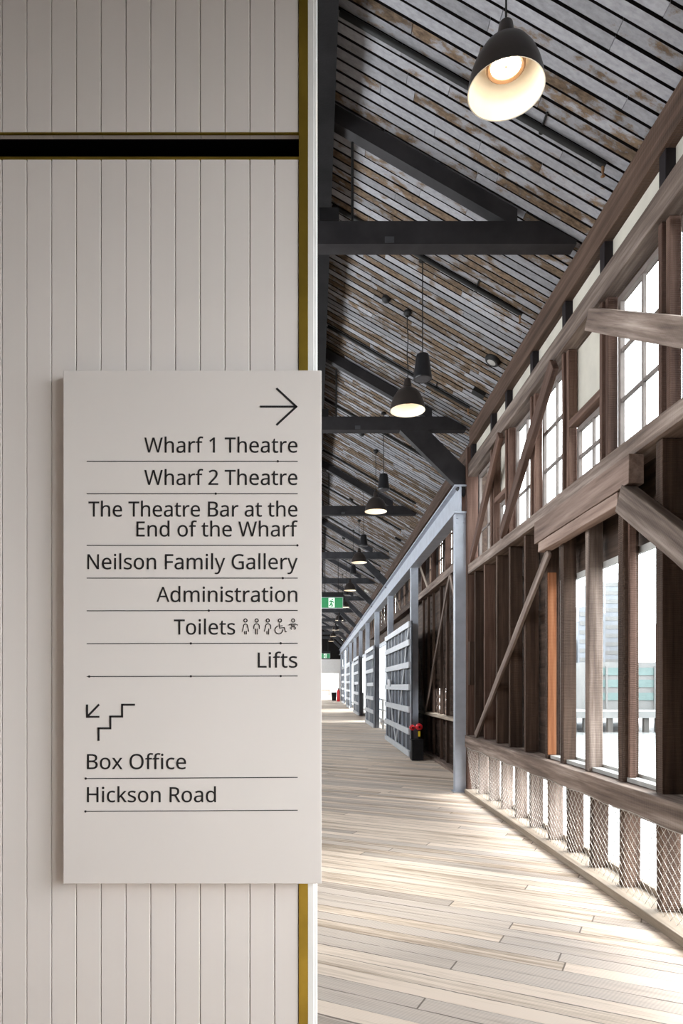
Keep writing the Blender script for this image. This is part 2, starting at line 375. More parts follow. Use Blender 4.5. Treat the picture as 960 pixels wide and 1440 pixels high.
def clad(b, y0, y1, z0, z1, x=2.50, t=0.028, pitch=0.16):
    z = z0
    while z < z1-0.005:
        h = min(pitch, z1-z)
        b.prism([(x+0.016, z), (x+t+0.016, z), (x+t, z+h), (x, z+h)], 'y', y0, y1)
        z += h
wr = MB()
for r in ((-4.0, -2.6, 0, 5.6), (-2.6, 1.5, 0, 1.2), (-2.6, 1.5, 3.5, 5.6), (1.5, 2.1, 0.0, 0.68), (1.5, 2.95, 0.68, 5.6)): clad(wr, *r)  # unseen foyer opening left in the wall, sized to light the panelled partition
for r in ((2.95, 4.60, 0.68, 3.40), (6.90, 10.30, 0.68, 3.40), (4.60, 6.90, 2.67, 3.40), (2.95, 10.3, 4.74, 4.90), (2.95, 10.3, 5.2, 5.62)): clad(wr, *r)
X2 = 2.66                                # the wall is set back beyond the first steel column
for r in ((10.3, 13.2, 0.0, 3.9), (15.5, 16.7, 0.0, 3.9), (13.2, 15.5, 0, 1.02), (13.2, 15.5, 1.55, 3.9), (13.2, 13.72, 1.02, 1.55), (13.9, 14.42, 1.02, 1.55), (14.62, 14.75, 1.02, 1.55), (14.85, 15.5, 1.02, 1.55)):
    clad(wr, *r, x=X2)
clad(wr, 10.3, YE, 4.92, 5.62, x=X2)
DOORS = [(14.55, 19.45), (23.3, 27.0), (31.2, 35.2), (38.9, 42.6), (46.0, 49.6)]
OPENS = [(23.6, 28.2), (34.5, 40.5), (45.0, 50.5)]
for a, b_ in ((16.7, 23.6), (28.2, 34.5), (40.5, 45.0), (50.5, YE)): clad(wr, a, b_, 0, 3.3, x=X2)
clad(wr, 16.7, YE, 3.3, 3.95, x=X2)
CW = []                                  # clerestory lights beyond the first column
y = 10.55
while y < YE-1.2:
    CW.append((y, y+0.55)); y += 1.15
prev = 10.3
for a, b_ in CW: clad(wr, prev, a, 3.9, 4.92, x=X2); prev = b_
clad(wr, prev, YE, 3.9, 4.92, x=X2)
wr.box((2.49, 10.28, 0), (2.70, 10.34, 5.6))
struct(wr.build('wall_right', 'clad', keep=True))

# ------------------------------------------------------------------ windows
WN = [0]
def window(y0, y1, z0, z1, x, cols, rows, fw=0.045, m='frame', label=None, mw=0.022, fx=0.035):
    WN[0] += 1
    t = thing('window_%d' % WN[0], (x, (y0+y1)/2, z0), None, None, kind='structure')
    f = MB().box((x-fx/2, y0, z0), (x+fx/2, y1, z0+fw)).box((x-fx/2, y0, z1-fw), (x+fx/2, y1, z1)).box((x-fx/2, y0, z0+fw), (x+fx/2, y0+fw, z1-fw)).box((x-fx/2, y1-fw, z0+fw), (x+fx/2, y1, z1-fw))
    f.build('window_frame', m, t)
    if cols*rows > 1:
        g = MB()
        for i in range(1, cols):
            yy = y0+fw+(y1-y0-2*fw)*i/cols; g.box((x-0.012, yy-mw/2, z0+fw), (x+0.012, yy+mw/2, z1-fw))
        for i in range(1, rows):
            zz = z0+fw+(z1-z0-2*fw)*i/rows; g.box((x-0.011, y0+fw, zz-mw/2), (x+0.011, y1-fw, zz+mw/2))
        g.build('muntin', m, t)
    MB().box((x+0.001, y0+fw*0.8, z0+fw*0.8), (x+0.005, y1-fw*0.8, z1-fw*0.8)).build('window_pane', 'glass', t)
    return t
# near wall: posts of the clerestory, far edges
CP = [3.70, 4.64, 5.59, 6.44, 7.39, 8.35, 9.05, 10.18]
KIND = ['tall', 'tall', 'half', 'tall', 'tall', 'half', 'tall']
for i, (a, k) in enumerate(zip(CP, KIND)):
    y0, y1 = a+0.0, CP[i+1]-0.13
    if k == 'tall': window(y0+0.02, y1-0.01, 3.42, 4.70, 2.445, 2, 3, m='cframe', mw=0.028)
    else: window(y0+0.02, y1-0.01, 3.42, 3.98, 2.445, 2, 2, m='cframe', mw=0.028)
window(2.97, 3.56, 3.42, 4.70, 2.445, 2, 3, m='cframe', mw=0.028)
window(4.62, 6.84, 0.885, 2.66, 2.485, 3, 1, fw=0.05)
struct(MB().box((2.37, 4.62, 0.878), (2.46, 6.84, 0.91)).build('trim_2', 'frame'))
for a, b_ in CW[:10]: window(a, b_, 3.9, 4.92, X2+0.01, 2, 3, fw=0.06, m='brown')
for a, b_ in CW[10:]: window(a, b_, 3.9, 4.92, X2+0.01, 1, 1, fw=0.08, m='brown')

# ------------------------------------------------------------------ timber framing of the near right wall
W = 'timber'
struct(timber_piece('trim_3', (2.385, 2.95, 0.032), (2.385, 10.2, 0.032), 0.27, 0.064, 'pale'))      # pale curb along the floor
o = timber_piece('sill_beam', (2.385, 2.95, 0.78), (2.385, 10.2, 0.78), 0.25, 0.18, 'weathered', jit=0.006)
tag(o, 'weathered heavy sill beam running along the right wall above the wire netting', 'beam')
o = timber_piece('middle_rail', (2.40, 2.95, 3.34), (2.40, 10.2, 3.34), 0.20, 0.14, 'weathered', jit=0.004)
tag(o, 'long brown timber rail under the upper windows of the right wall', 'beam')
o = timber_piece('upper_rail', (2.365, 2.95, 4.82), (2.365, 10.2, 4.82), 0.13, 0.20, 'weathered', jit=0.005)
tag(o, 'pale weathered timber rail above the upper windows, below the cream panels', 'beam')
o = timber_piece('eave_plate', (2.40, 2.95, 5.31), (2.40, 10.2, 5.31), 0.16, 0.26, 'brown', jit=0.003)
tag(o, 'dark brown eave plate along the top of the right wall under the roof boards', 'beam')
o = timber_piece('header_beam', (2.30, 4.87, 3.155), (2.30, 6.95, 3.155), 0.11, 0.215, 'header', jit=0.004)
tag(o, 'thick red-brown header timber fixed under the middle rail above the lower window', 'beam')
o = timber_piece('bearer_board', (2.30, 5.06, 2.99), (2.30, 6.85, 2.99), 0.10, 0.10, 'header', jit=0.003)
tag(o, 'thinner brown bearer timber fixed below the red-brown header', 'beam')
o = timber_piece('bottom_plate', (2.518, 2.95, 0.09), (2.518, 10.2, 0.09), 0.05, 0.05, 'pale', jit=0.002)
tag(o, 'thin pale bottom plate on the kerb behind the wire netting', 'plate')
# studs between sill and middle rail
SY = [9.95, 9.40, 8.77, 8.20, 7.61]
TOPS = ['brown', 'red_brown', 'brown', 'brown', 'brown']
for i, yy in enumerate(SY):
    o = timber_piece('wall_stud', (2.415, yy-0.03, 0.872), (2.415, yy-0.03, 3.268), 0.15, 0.06, TOPS[i], jit=0.002)
    tag(o, 'dark wall stud in the closed bay behind the thin brace, %s from the column' % ORD[i], 'stud', 'studs of the closed wall bay')
WS = [6.93, 6.49, 5.90, 5.26]
LB = ['saw-marked brown stud beside the orange board of the lower window', 'saw-marked brown stud in the lower window, second from its far side',
      'wide saw-marked stud in the middle of the lower window', 'saw-marked stud in the lower window, nearest to its right side']
for i, yy in enumerate(WS):
    o = timber_piece('window_stud', (2.402, yy-0.045, 0.872), (2.402, yy-0.045, 3.268), 0.12, 0.085 if i else 0.06, 'brown' if i != 2 else 'weathered', jit=0.002)
    tag(o, LB[i], 'stud', 'studs of the lower window')
for nm, yy, lb in (('wall_stud', 4.63, 'very dark stud at the right side of the lower window under the heavy brace'), ):
    o = timber_piece(nm, (2.415, yy, 0.872), (2.415, yy, 3.268), 0.15, 0.09, 'brown', jit=0.002); tag(o, lb, 'stud')
o = timber_piece('jamb_board', (2.39, 6.855, 0.912), (2.39, 6.855, 2.74), 0.085, 0.026, 'orange', jit=0.001)
tag(o, 'bright orange-brown board lining the far side of the lower window', 'board')
o = timber_piece('window_pole', (2.40, 5.15, 0.872), (2.40, 5.15, 3.2), 0.05, 0.03, 'red_brown', jit=0.002)
tag(o, 'slim light-edged batten against the right-hand stud in the lower window', 'batten')
o = timber_piece('wall_post', (2.37, 10.24, 0.0), (2.37, 10.24, 5.17), 0.16, 0.12, 'red_brown', jit=0.002)
tag(o, 'full-height red-brown timber post right behind the first grey steel column', 'post')
struct(timber_piece('trim_9', (2.415, 3.06, 0.872), (2.415, 3.06, 3.268), 0.15, 0.12, 'brown'))
struct(timber_piece('trim_10', (2.39, 3.635, 3.412), (2.39, 3.635, 4.72), 0.10, 0.11, 'red_brown'))
# braces
o = timber_piece('diagonal_brace', (2.315, 9.75, 0.885), (2.315, 6.72, 2.93), 0.035, 0.10, 'weathered', jit=0.003)
tag(o, 'thin weathered brace slanting across the closed stud bay up to the header', 'brace')
o = timber_piece('window_brace', (2.30, 9.98, 3.45), (2.30, 8.40, 4.69), 0.06, 0.13, 'red_brown', jit=0.003)
tag(o, 'brown brace slanting over the upper windows, the farther of two beside the steel column', 'brace')
o = timber_piece('window_brace', (2.30, 8.35, 3.455), (2.30, 6.53, 4.685), 0.06, 0.15, 'red_brown', jit=0.003)
tag(o, 'brown brace slanting over the upper windows, the nearer and wider of two', 'brace')
o = timber_piece('window_brace', (2.28, 5.62, 4.62), (2.28, 3.6, 3.42), 0.07, 0.17, 'weathered', jit=0.003)
tag(o, 'grey-brown brace crossing the upper windows at the right edge of the photo', 'brace')
o = timber_piece('knee_brace', (2.29, 5.02, 2.985), (2.29, 3.02, 1.685), 0.10, 0.20, 'weathered', jit=0.005)
tag(o, 'heavy weathered brace slanting down to the right from the end of the header', 'brace')
# upper posts, stubs and panels
for i, yy in enumerate(CP[1:-1]):
    r = thing('window_post', (2.395, yy-0.06, 3.412), 'paired brown timber post between upper windows of the right wall, %s from the right edge' % ORD[i], 'post', 'posts between the upper windows')
    timber_piece('post_half', (2.385, yy-0.032, 3.412), (2.385, yy-0.032, 4.72), 0.10, 0.05, 'red_brown', parent=r)
    timber_piece('post_half', (2.395, yy-0.098, 3.412), (2.395, yy-0.098, 4.72), 0.08, 0.05, 'red_brown', parent=r)
for i, yy in enumerate(CP[1:]):
    o = timber_piece('eave_stub', (2.385, yy-0.06, 4.922), (2.385, yy-0.06, 5.178), 0.10, 0.09, 'stub')
    tag(o, 'short dark timber stub between cream panels under the eave plate, %s from the right edge' % ORD[i], 'stub', 'stubs under the eave plate')
for i in range(len(CP)-1):
    a, b_ = CP[i]+0.0, CP[i+1]-0.115
    o = MB().box((2.40, a, 4.922), (2.412, b_, 5.178)).build('infill_panel', 'cream')
    tag(o, 'narrow cream sheet panel under the eave plate, %s from the right edge' % ORD[i], 'panel', 'cream panels under the eave plate')
hp = [('nearer', 2), ('farther', 5)]
for lb, i in hp:
    a, b_ = CP[i]+0.02, CP[i+1]-0.14
    o = MB().box((2.447, a-0.07, 4.06), (2.459, b_+0.07, 4.715)).build('blind_panel', 'cream', bevel=0)
    tag(o, 'tall off-white blind panel above a small upper window, the %s of two' % lb, 'panel')
    o = timber_piece('transom', (2.40, a-0.01, 4.02), (2.40, b_+0.005, 4.02), 0.09, 0.07, 'red_brown'); tag(o, 'short brown transom under the %s off-white blind panel' % lb, 'rail')
# low studs behind the netting
LS = [4.26, 4.71, 5.28, 5.85, 6.38, 6.90, 7.48, 8.03, 8.61, 9.21, 9.80]
for i, yy in enumerate(LS[1:]):
    o = timber_piece('low_stud', (2.425, yy-0.04, 0.066), (2.425, yy-0.04, 0.688), 0.13, 0.08, 'brown' if i < 4 else 'weathered', jit=0.004)
    tag(o, 'short rough stud behind the wire netting under the sill beam, %s from the right edge' % ORD[i], 'stud', 'short studs behind the wire netting')
# netting
b = MB(); zt, zb = 0.705, 0.068; cw = 0.087; nx = 2.252
y = 3.0; k = 0
def netx(z): return 2.252+(1-(z-zb)/(zt-zb))*0.075
def sag(y): return 0.014*math.sin((y-3.0)*math.pi/0.9)**2
while y < 10.05:
    pts = []; nn = 16
    for i in range(nn+1):
        z = zb+(zt-zb-sag(y))*i/nn
        yy = y+(cw/4.3)*(1 if (i+k) % 2 else -1)+0.002*math.sin(5*y+9*z)
        pts.append((netx(z)+0.004*math.sin(7*y+4*z), yy, z))
    b.tube(pts, 0.002, 4); y += cw/2; k += 1
b.tube([(netx(zt)+0.004*math.sin(7*(3.0+j*0.1)), 3.0+j*0.1, zt-sag(3.0+j*0.1)) for j in range(71)], 0.003, 5)
tag(b.build('wire_netting', 'wire'), 'diamond wire netting stretched between the sill beam and the floor kerb', 'netting')

# ------------------------------------------------------------------ set-back wall beyond the first column
for i, yy in enumerate([10.75, 11.35, 11.95, 12.6, 13.3, 13.95, 14.85, 15.5, 16.2]):
    o = timber_piece('back_stud', (X2-0.05, yy, 0.075+zf(yy)), (X2-0.05, yy, 0.96), 0.06, 0.06, 'brown', jit=0.002)
    tag(o, 'short dark stud low in the set-back wall beyond the grey column, %s from the column' % ORD[i], 'stud', 'low studs of the set-back wall')
    o = timber_piece('back_stud', (X2-0.05, yy, 1.03), (X2-0.05, yy, 3.64), 0.06, 0.06, 'brown', jit=0.002)
    tag(o, 'tall dark stud in the set-back wall beyond the grey column, %s from the column' % ORD[i], 'stud', 'tall studs of the set-back wall')
    if i % 2 == 0:
        o = timber_piece('back_stud', (X2-0.075, yy-0.12, 3.8), (X2-0.075, yy-0.12, 5.1), 0.10, 0.06, 'red_brown'); tag(o, 'upper brown stud beside the high lights beyond the grey column, %s from the column' % ORD[i//2], 'stud', 'upper studs of the set-back wall')
struct(timber_piece('trim_4', (2.58, 10.35, 0.04), (2.58, 16.7, 0.09), 0.14, 0.07, 'weathered'))
o = timber_piece('back_sill', (2.575, 10.35, 0.995), (2.575, 16.6, 0.995), 0.15, 0.06, 'pale'); tag(o, 'pale-topped sill rail of the set-back wall, low behind the first column', 'rail')
o = timber_piece('back_rail', (2.57, 10.35, 3.72), (2.57, 16.6, 3.72), 0.16, 0.15, 'weathered'); tag(o, 'brown rail high on the set-back wall below its upper lights', 'rail')
o = timber_piece('back_brace', (2.50, 15.3, 1.03), (2.50, 12.55, 3.64), 0.03, 0.09, 'weathered'); tag(o, 'long thin brace slanting across the set-back wall', 'brace')
o = timber_piece('back_brace', (2.50, 12.5, 3.62), (2.50, 11.2, 2.3), 0.03, 0.12, 'weathered'); tag(o, 'shorter brace meeting the long one at the top of the set-back wall', 'brace')
o = timber_piece('back_brace', (2.50, 16.4, 2.5), (2.50, 15.4, 1.0), 0.03, 0.10, 'weathered'); tag(o, 'short brace in the set-back wall right beside the first sliding door', 'brace')
o = timber_piece('eave_plate', (2.52, 10.32, 5.30), (2.52, YE, 5.30), 0.16, 0.26, 'brown'); tag(o, 'dark eave plate of the far wall above the grey steel beam', 'beam')

# ------------------------------------------------------------------ steel columns and beam
PY = [10.28, 14.95, 19.6, 23.8, 28.0, 32.1, 36.6, 41.0, 45.4, 49.8, 54.2]
for i, yy in enumerate(PY):
    zz = zf(yy); r = thing('steel_column', (2.21, yy+0.07, zz), 'grey-blue steel column under the long steel beam, %s from the camera' % ORD[i], 'column', 'grey steel columns')
    MB().box((2.13, yy, zz+0.012), (2.29, yy+0.012, 4.2)).box((2.13, yy+0.128, zz+0.012), (2.29, yy+0.14, 4.2)).box((2.13, yy+0.012, zz+0.012), (2.145, yy+0.128, 4.2)).build('column_shaft', 'steel', r)
    MB().box((2.10, yy-0.03, zz), (2.32, yy+0.17, zz+0.012)).build('base_plate', 'steel', r)
    c = MB()
    if i < 5:
        for dx in (0.03, 0.13):
            for dz in (4.06, 4.13): c.lathe([(0.0, -0.014), (0.010, -0.012), (0.013, 0)], (2.13+dx, yy, dz), 8, 'y')
        c.build('bolt', 'steel', r)
r = thing('steel_beam', (2.21, 30, 4.2), 'long grey-blue steel beam on top of the column row', 'beam')
MB().box((2.19, 10.24, 4.225), (2.215, YE, 4.60)).box((2.11, 10.24, 4.2), (2.31, YE, 4.225)).box((2.11, 10.24, 4.60), (2.31, YE, 4.625)).build('beam_section', 'steel', r)
b = MB(); y = 10.4
while y < 30: b.lathe([(0.012, 0), (0.010, 0.008), (0.0, 0.011)], (2.14, y, 4.625), 6); y += 0.3
b.build('rivet', 'steel', r)
o = timber_piece('post_block', (2.335, 10.12, 1.62), (2.335, 10.12, 2.26), 0.07, 0.09, 'brown'); tag(o, 'dark timber block fixed to the back of the first steel column', 'block')

# ------------------------------------------------------------------ sliding cargo doors and openings
for i, (a, b_) in enumerate(DOORS):
    t = thing('door_%d' % (i+2), (2.10, (a+b_)/2, zf(a)+0.03), None, None, kind='structure')
    x0 = 2.02; H = 3.0; e = zf((a+b_)/2)+0.02
    pb = MB(); n = 12
    for k in range(n):
        y0 = a+(b_-a)*k/n; pb.box((x0+0.06, y0+0.004, e), (x0+0.085, a+(b_-a)*(k+1)/n-0.004, H))
    pb.build('door_boards', 'doorback', t)
    rl = MB()
    for z in (0.0, 0.47, 0.94, 1.42, 1.9, 2.38, 2.86-e): rl.box((x0, a, e+z), (x0+0.035, b_, e+z+0.13))
    rl.build('door_rail', 'doorbar', t)
    st = MB()
    for k in range(8):
        y0 = a+(b_-a-0.07)*k/7; st.box((x0+0.036, y0, e), (x0+0.06, y0+0.06, H))
    st.build('door_stile', 'steel', t)
    dg = MB(); m_ = (a+b_)/2
    dg.bar((x0+0.03, a+0.2, 2.9), (x0+0.03, m_, e+0.1), 0.02, 0.08).bar((x0+0.03, b_-0.2, 2.0), (x0+0.03, m_, e+0.1), 0.02, 0.08)
    dg.build('door_brace', 'doorbar', t)
    MB().box((x0-0.03, m_+0.9, 1.60), (x0, m_+1.4, 1.78)).build('door_latch', 'doorbar', t)
for i, (a, b_) in enumerate(OPENS):
    window(a+0.02, b_-0.02, zf(b_)+0.005, 3.28, X2, 3, 1, fw=0.14, m='doorbar', mw=0.12, fx=0.08)
    a, b_ = a-2.2, b_-3.0
    r = thing('handrail', (2.36, (a+b_)/2, zf((a+b_)/2)), 'white three-bar handrail in front of the glazed opening, %s from the camera' % ORD[i], 'handrail', 'white handrails at the openings')
    for k in range(3):
        yy = a+0.5+(b_-a-1.0)*k/2; MB().box((2.33, yy-0.04, zf(yy)-0.01), (2.39, yy+0.04, 1.02+zf(yy))).build('rail_post', 'white', r)
    for z in (0.30, 0.62, 0.98): MB().box((2.34, a+0.3, z+zf(a+2)), (2.38, b_-0.3, z+zf(a+2)+0.05)).build('rail_bar', 'white', r)
# cream slanted struts above the doors
for i, yy in enumerate(PY[1:4]):
    o = timber_piece('strut_board', (2.30, yy+0.10, 4.35), (2.52, yy+0.10, 3.74), 0.02, 0.14, 'pale'); tag(o, 'pale slanting strut from a grey column to the wall, %s from the camera' % ORD[i], 'strut', 'pale struts above the doors')
o = timber_piece('back_rail', (2.57, 16.62, 3.72), (2.57, 30, 3.72), 0.16, 0.15, 'brown'); tag(o, 'dark rail high on the wall above the sliding doors', 'rail')
# hydrant
hx, hy, hz = 2.16, 14.38, zf(14.4)
r = thing('hydrant_box', (hx, hy, hz), 'black floor box with two red hydrant valves beside the first sliding door', 'hydrant')
MB().box((hx-0.11, hy-0.14, hz), (hx+0.13, hy+0.14, hz+0.42)).build('box_body', 'black', r, bevel=0.006)
MB().box((hx-0.12, hy-0.15, hz+0.42), (hx+0.14, hy+0.15, hz+0.44)).build('box_lid', 'black', r)
for (x, y, z, rr) in ((hx+0.05, hy-0.05, hz+0.70, 0.072), (hx-0.08, hy+0.05, hz+0.68, 0.06)):
    MB().tube([(x, y+0.02, hz+0.44), (x, y+0.02, z)], 0.028, 8).build('valve_stem', 'black', r)
    v = MB().lathe([(rr*0.2, -0.06), (rr*0.4, -0.075), (rr*0.9, -0.05), (rr, -0.01), (rr, 0.04), (rr*0.6, 0.07), (0, 0.08)], (x, y, z), 20, 'y').build('valve_cap', 'red', r, smooth=True)
    MB().lathe([(0, -0.078), (rr*0.28, -0.08), (rr*0.2, -0.06)], (x, y, z), 12, 'y').build('valve_nut', 'black', r)
MB().box((hx+0.025, hy-0.085, hz+0.50), (hx+0.07, hy-0.078, hz+0.61)).build('warning_tag', 'yellow', r)

# ------------------------------------------------------------------ roof trusses
TY = [5.95, 10.26, 15.34, 20.6, 25.6, 30.7, 35.7, 40.7, 45.7, 50.7, 55.5]
for i, yy in enumerate(TY):
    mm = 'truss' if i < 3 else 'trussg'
    r = thing('roof_truss', (0, yy+0.08, 5.46), 'dark painted timber roof truss crossing above the hall, %s from the camera' % ORD[i], 'roof truss', 'roof trusses')
    zb, zt_, th = 5.455, 5.655, 0.15
    xr = EX-(zt_-EZ)/SL-0.05; xe = EX-0.05
    MB().prism([(-xe, zb), (xe, zb), (xe, roofz(xe)-0.02), (xr, zt_), (-xr, zt_), (-xe, roofz(xe)-0.02)], 'y', yy, yy+th).build('tie_beam', mm, r)
    for s in (1, -1):
        x0, x1 = RX+0.14 if s > 0 else 0.14-RX, 1.78
        MB().prism([(s*x0, roofz(x0)-0.03), (s*x1, roofz(x1)-0.03), (s*x1, roofz(x1)-0.19), (s*x0, roofz(x0)-0.19)], 'y', yy+0.02, yy+th-0.02).build('top_chord', mm, r)
        MB().tube([(s*0.34, yy+0.07, 5.655), (s*0.34, yy+0.07, roofz(0.34)-0.24)], 0.012, 8).build('tie_rod', 'rubber', r)
    MB().box((0.05, yy-0.02, 5.655), (0.22, yy+0.17, 5.76)).build('rod_block', 'black', r)
    if i < 2 or i > 3 :
        pass
    if i == 1 or i >= 3:
        wd = 0.30 if i == 1 else 0.2
        dxx = wd*1.414
        MB().prism([(1.30, zb), (1.30+dxx, zb), (2.28, zb-(2.28-1.30-dxx)), (2.28, zb-(2.28-1.30))], 'y', yy+0.01, yy+th-0.01).build('knee_brace', mm, r)
    MB().box((0.62, yy-0.008, zb+0.01), (0.70, yy+0.0, zb+0.06)).build('bolt_plate', 'trussg', r)
# sprinkler pipes along the slope
for i, yy in enumerate([5.15, 7.22, 9.64, 12.1, 14.7, 17.2, 20.0, 22.4, 24.8]):
    r = thing('sprinkler_pipe', (1.2, yy, roofz(1.2)-0.04), 'thin black sprinkler pipe running up the roof boards, %s from the camera' % ORD[i], 'pipe', 'sprinkler pipes on the roof boards')
    x0, x1 = 0.2, 2.2
    MB().tube([(x0, yy, roofz(x0)-0.035), (x1, yy, roofz(x1)-0.035)], 0.022, 10).build('pipe', 'rubber', r, smooth=True)
    MB().lathe([(0.0, -0.06), (0.018, -0.055), (0.006, -0.04), (0.012, -0.01), (0.012, 0.02), (0, 0.02)], (x1-0.02, yy, roofz(x1)-0.06), 10).build('sprinkler_head', 'lampring', r)
    xm = 1.72
    MB().tube([(xm, yy+0.02, roofz(xm)-0.05), (xm+0.01, yy+0.02, roofz(xm)-0.0)], 0.018, 8).tube([(xm, yy-0.12, roofz(xm)-0.01), (xm, yy+0.03, roofz(xm)-0.02)], 0.008, 6).build('pipe_clip', 'rubber', r)

# ------------------------------------------------------------------ pendant lamps and speakers
LY = [(3.84, 1.08), (8.3, 1.14), (13.1, 1.19), (18.5, 1.23), (23.9, 1.27), (29.0, 1.3), (34.8, 1.3), (40.7, 1.3), (46, 1.3), (51, 1.3)]
def lamp(i, x, y):
    D = 0.424; R = D/2; zr = 4.95
    r = thing('pendant_lamp', (x, y, zr), 'dark dome pendant lamp with lit cream lining, %s from the camera' % ORD[i], 'pendant lamp', 'dome pendant lamps')
    n = 48 if i < 3 else 20
    prof = [(0.055, 0.272), (0.09, 0.258), (0.13, 0.228), (0.165, 0.175), (0.19, 0.115), (0.204, 0.06), (R-0.002, 0.008), (R, 0.0)]
    MB().lathe(prof, (x, y, zr), n).build('lamp_shade', 'lampout', r, smooth=True, fix=False)
    pin = [(R, 0.0), (R-0.006, 0.002), (0.196, 0.06), (0.182, 0.115), (0.157, 0.172), (0.123, 0.222), (0.05, 0.225)]
    MB().lathe(pin, (x, y, zr), n).build('shade_lining', 'lampin', r, smooth=True, fix=False)
    MB().lathe([(0, 0.388), (0.028, 0.387), (0.038, 0.376), (0.053, 0.285), (0.055, 0.268), (0.0, 0.268)], (x, y, zr), 24).build('lamp_cap', 'lampout', r, smooth=True)
    MB().lathe([(0.084, 0.132), (0.098, 0.122), (0.108, 0.130), (0.112, 0.205), (0.084, 0.205), (0.084, 0.132)], (x, y, zr), 32).build('lamp_ring', 'lampring', r, smooth=True)
    MB().lathe([(0.0, 0.136), (0.084, 0.138)], (x, y, zr), 32).build('lamp_disc', 'bulb' if i < 3 else 'smallbulb', r)
    if i < 2: MB().lathe([(0.0, 0.130), (0.006, 0.131), (0.006, 0.138)], (x, y, zr), 10).build('disc_screw', 'lampring', r)
    zc = roofz(x)
    pts = [(x+0.006*math.sin(k*1.1)*(1 if i == 1 else 0.3), y, zr+0.39+(zc-zr-0.41)*k/12) for k in range(13)]
    MB().tube(pts, 0.006, 6).build('lamp_cord', 'rubber', r)
    MB().lathe([(0, 0.0), (0.045, 0.0), (0.05, -0.03), (0.03, -0.06), (0, -0.06)], (x, y, zc-0.012), 16).build('ceiling_rose', 'rubber', r)
    if True:
        l = bpy.data.lights.new('lamp_glow', 'POINT'); l.energy = 0.75; l.color = (1, 0.86, 0.68); l.shadow_soft_size = 0.06
        lo = bpy.data.objects.new('lamp_glow', l); COL.objects.link(lo); lo.parent = r; lo.location = (0, 0, 0.06)
for i, (y, x) in enumerate(LY): lamp(i, x, y)
for i, (y, x) in enumerate([(7.26, 1.157), (11.35, 1.16), (15.9, 1.16), (19.9, 1.15), (24.4, 1.16), (27.6, 1.16), (34.0, 1.3), (39.6, 1.3)]):
    zr = 4.86; zc = roofz(x)
    r = thing('pendant_speaker', (x, y, zr), 'black tapered pendant speaker hanging on a thin cable, %s from the camera' % ORD[i], 'speaker', 'pendant speakers')
    MB().lathe([(0, 0.27), (0.05, 0.27), (0.064, 0.262), (0.07, 0.245), (0.098, 0.03), (0.1, 0.012), (0.096, 0.0), (0.088, 0.0)], (x, y, zr), 32).build('speaker_body', 'speaker', r, smooth=True)
    MB().lathe([(0, -0.004), (0.06, -0.002), (0.088, 0.003)], (x, y, zr), 32).build('speaker_grille', 'grille', r)
    MB().tube([(x, y, zr+0.27), (x, y, zc-0.02)], 0.006, 6).build('speaker_cable', 'rubber', r)
    MB().lathe([(0, 0), (0.04, 0), (0.04, -0.03), (0, -0.03)], (x, y, zc-0.012), 14).build('ceiling_rose', 'rubber', r)
# small things on the roof boards
r = thing('ceiling_speaker', (2.18, 8.3, roofz(2.18)-0.06), 'round grey ceiling speaker on the roof boards near the eave', 'speaker')
nrm = Vector((-SL, 0, -1)).normalized()
def roofdisc(name, m, parent, x, y, prof):
    b = MB().lathe(prof, (0, 0, 0), 24); q = Vector((0, 0, 1)).rotation_difference(nrm)
    for v in b.bm.verts: v.co = q @ v.co + Vector((x, y, roofz(x)))
    return b.build(name, m, parent, smooth=True)
roofdisc('speaker_ring', 'rubber', r, 2.18, 8.3, [(0.055, 0.045), (0.08, 0.045), (0.1, 0.02), (0.1, 0.0)])
roofdisc('speaker_grille', 'frame', r, 2.18, 8.3, [(0, 0.048), (0.04, 0.047), (0.058, 0.042)])
for i, (y, x) in enumerate([(8.29, 0.886), (12.7, 0.9), (17.1, 0.94), (21.5, 0.95)]):
    o = roofdisc('smoke_detector', 'rubber', None, x, y, [(0, 0.06), (0.03, 0.058), (0.05, 0.04), (0.055, 0.0)])
    tag(o, 'small dark smoke detector on the roof boards, %s from the camera' % ORD[i], 'smoke detector', 'smoke detectors')
for i, (y, x) in enumerate([(9.15, 2.22), (18.2, 2.25), (23.3, 2.2), (28.3, 2.2)]):
    b = MB().box((-0.09, -0.06, 0.0), (0.09, 0.06, 0.05)); q = Vector((0, 0, 1)).rotation_difference(nrm)
    for v in b.bm.verts: v.co = q @ v.co + Vector((x, y, roofz(x)))
    o = b.build('emergency_light', 'rubber' if i < 3 else 'white'); tag(o, 'small %s box light on the roof boards near the eave, %s from the camera' % ('dark' if i < 3 else 'white', ORD[i]), 'emergency light', 'box lights near the eave')
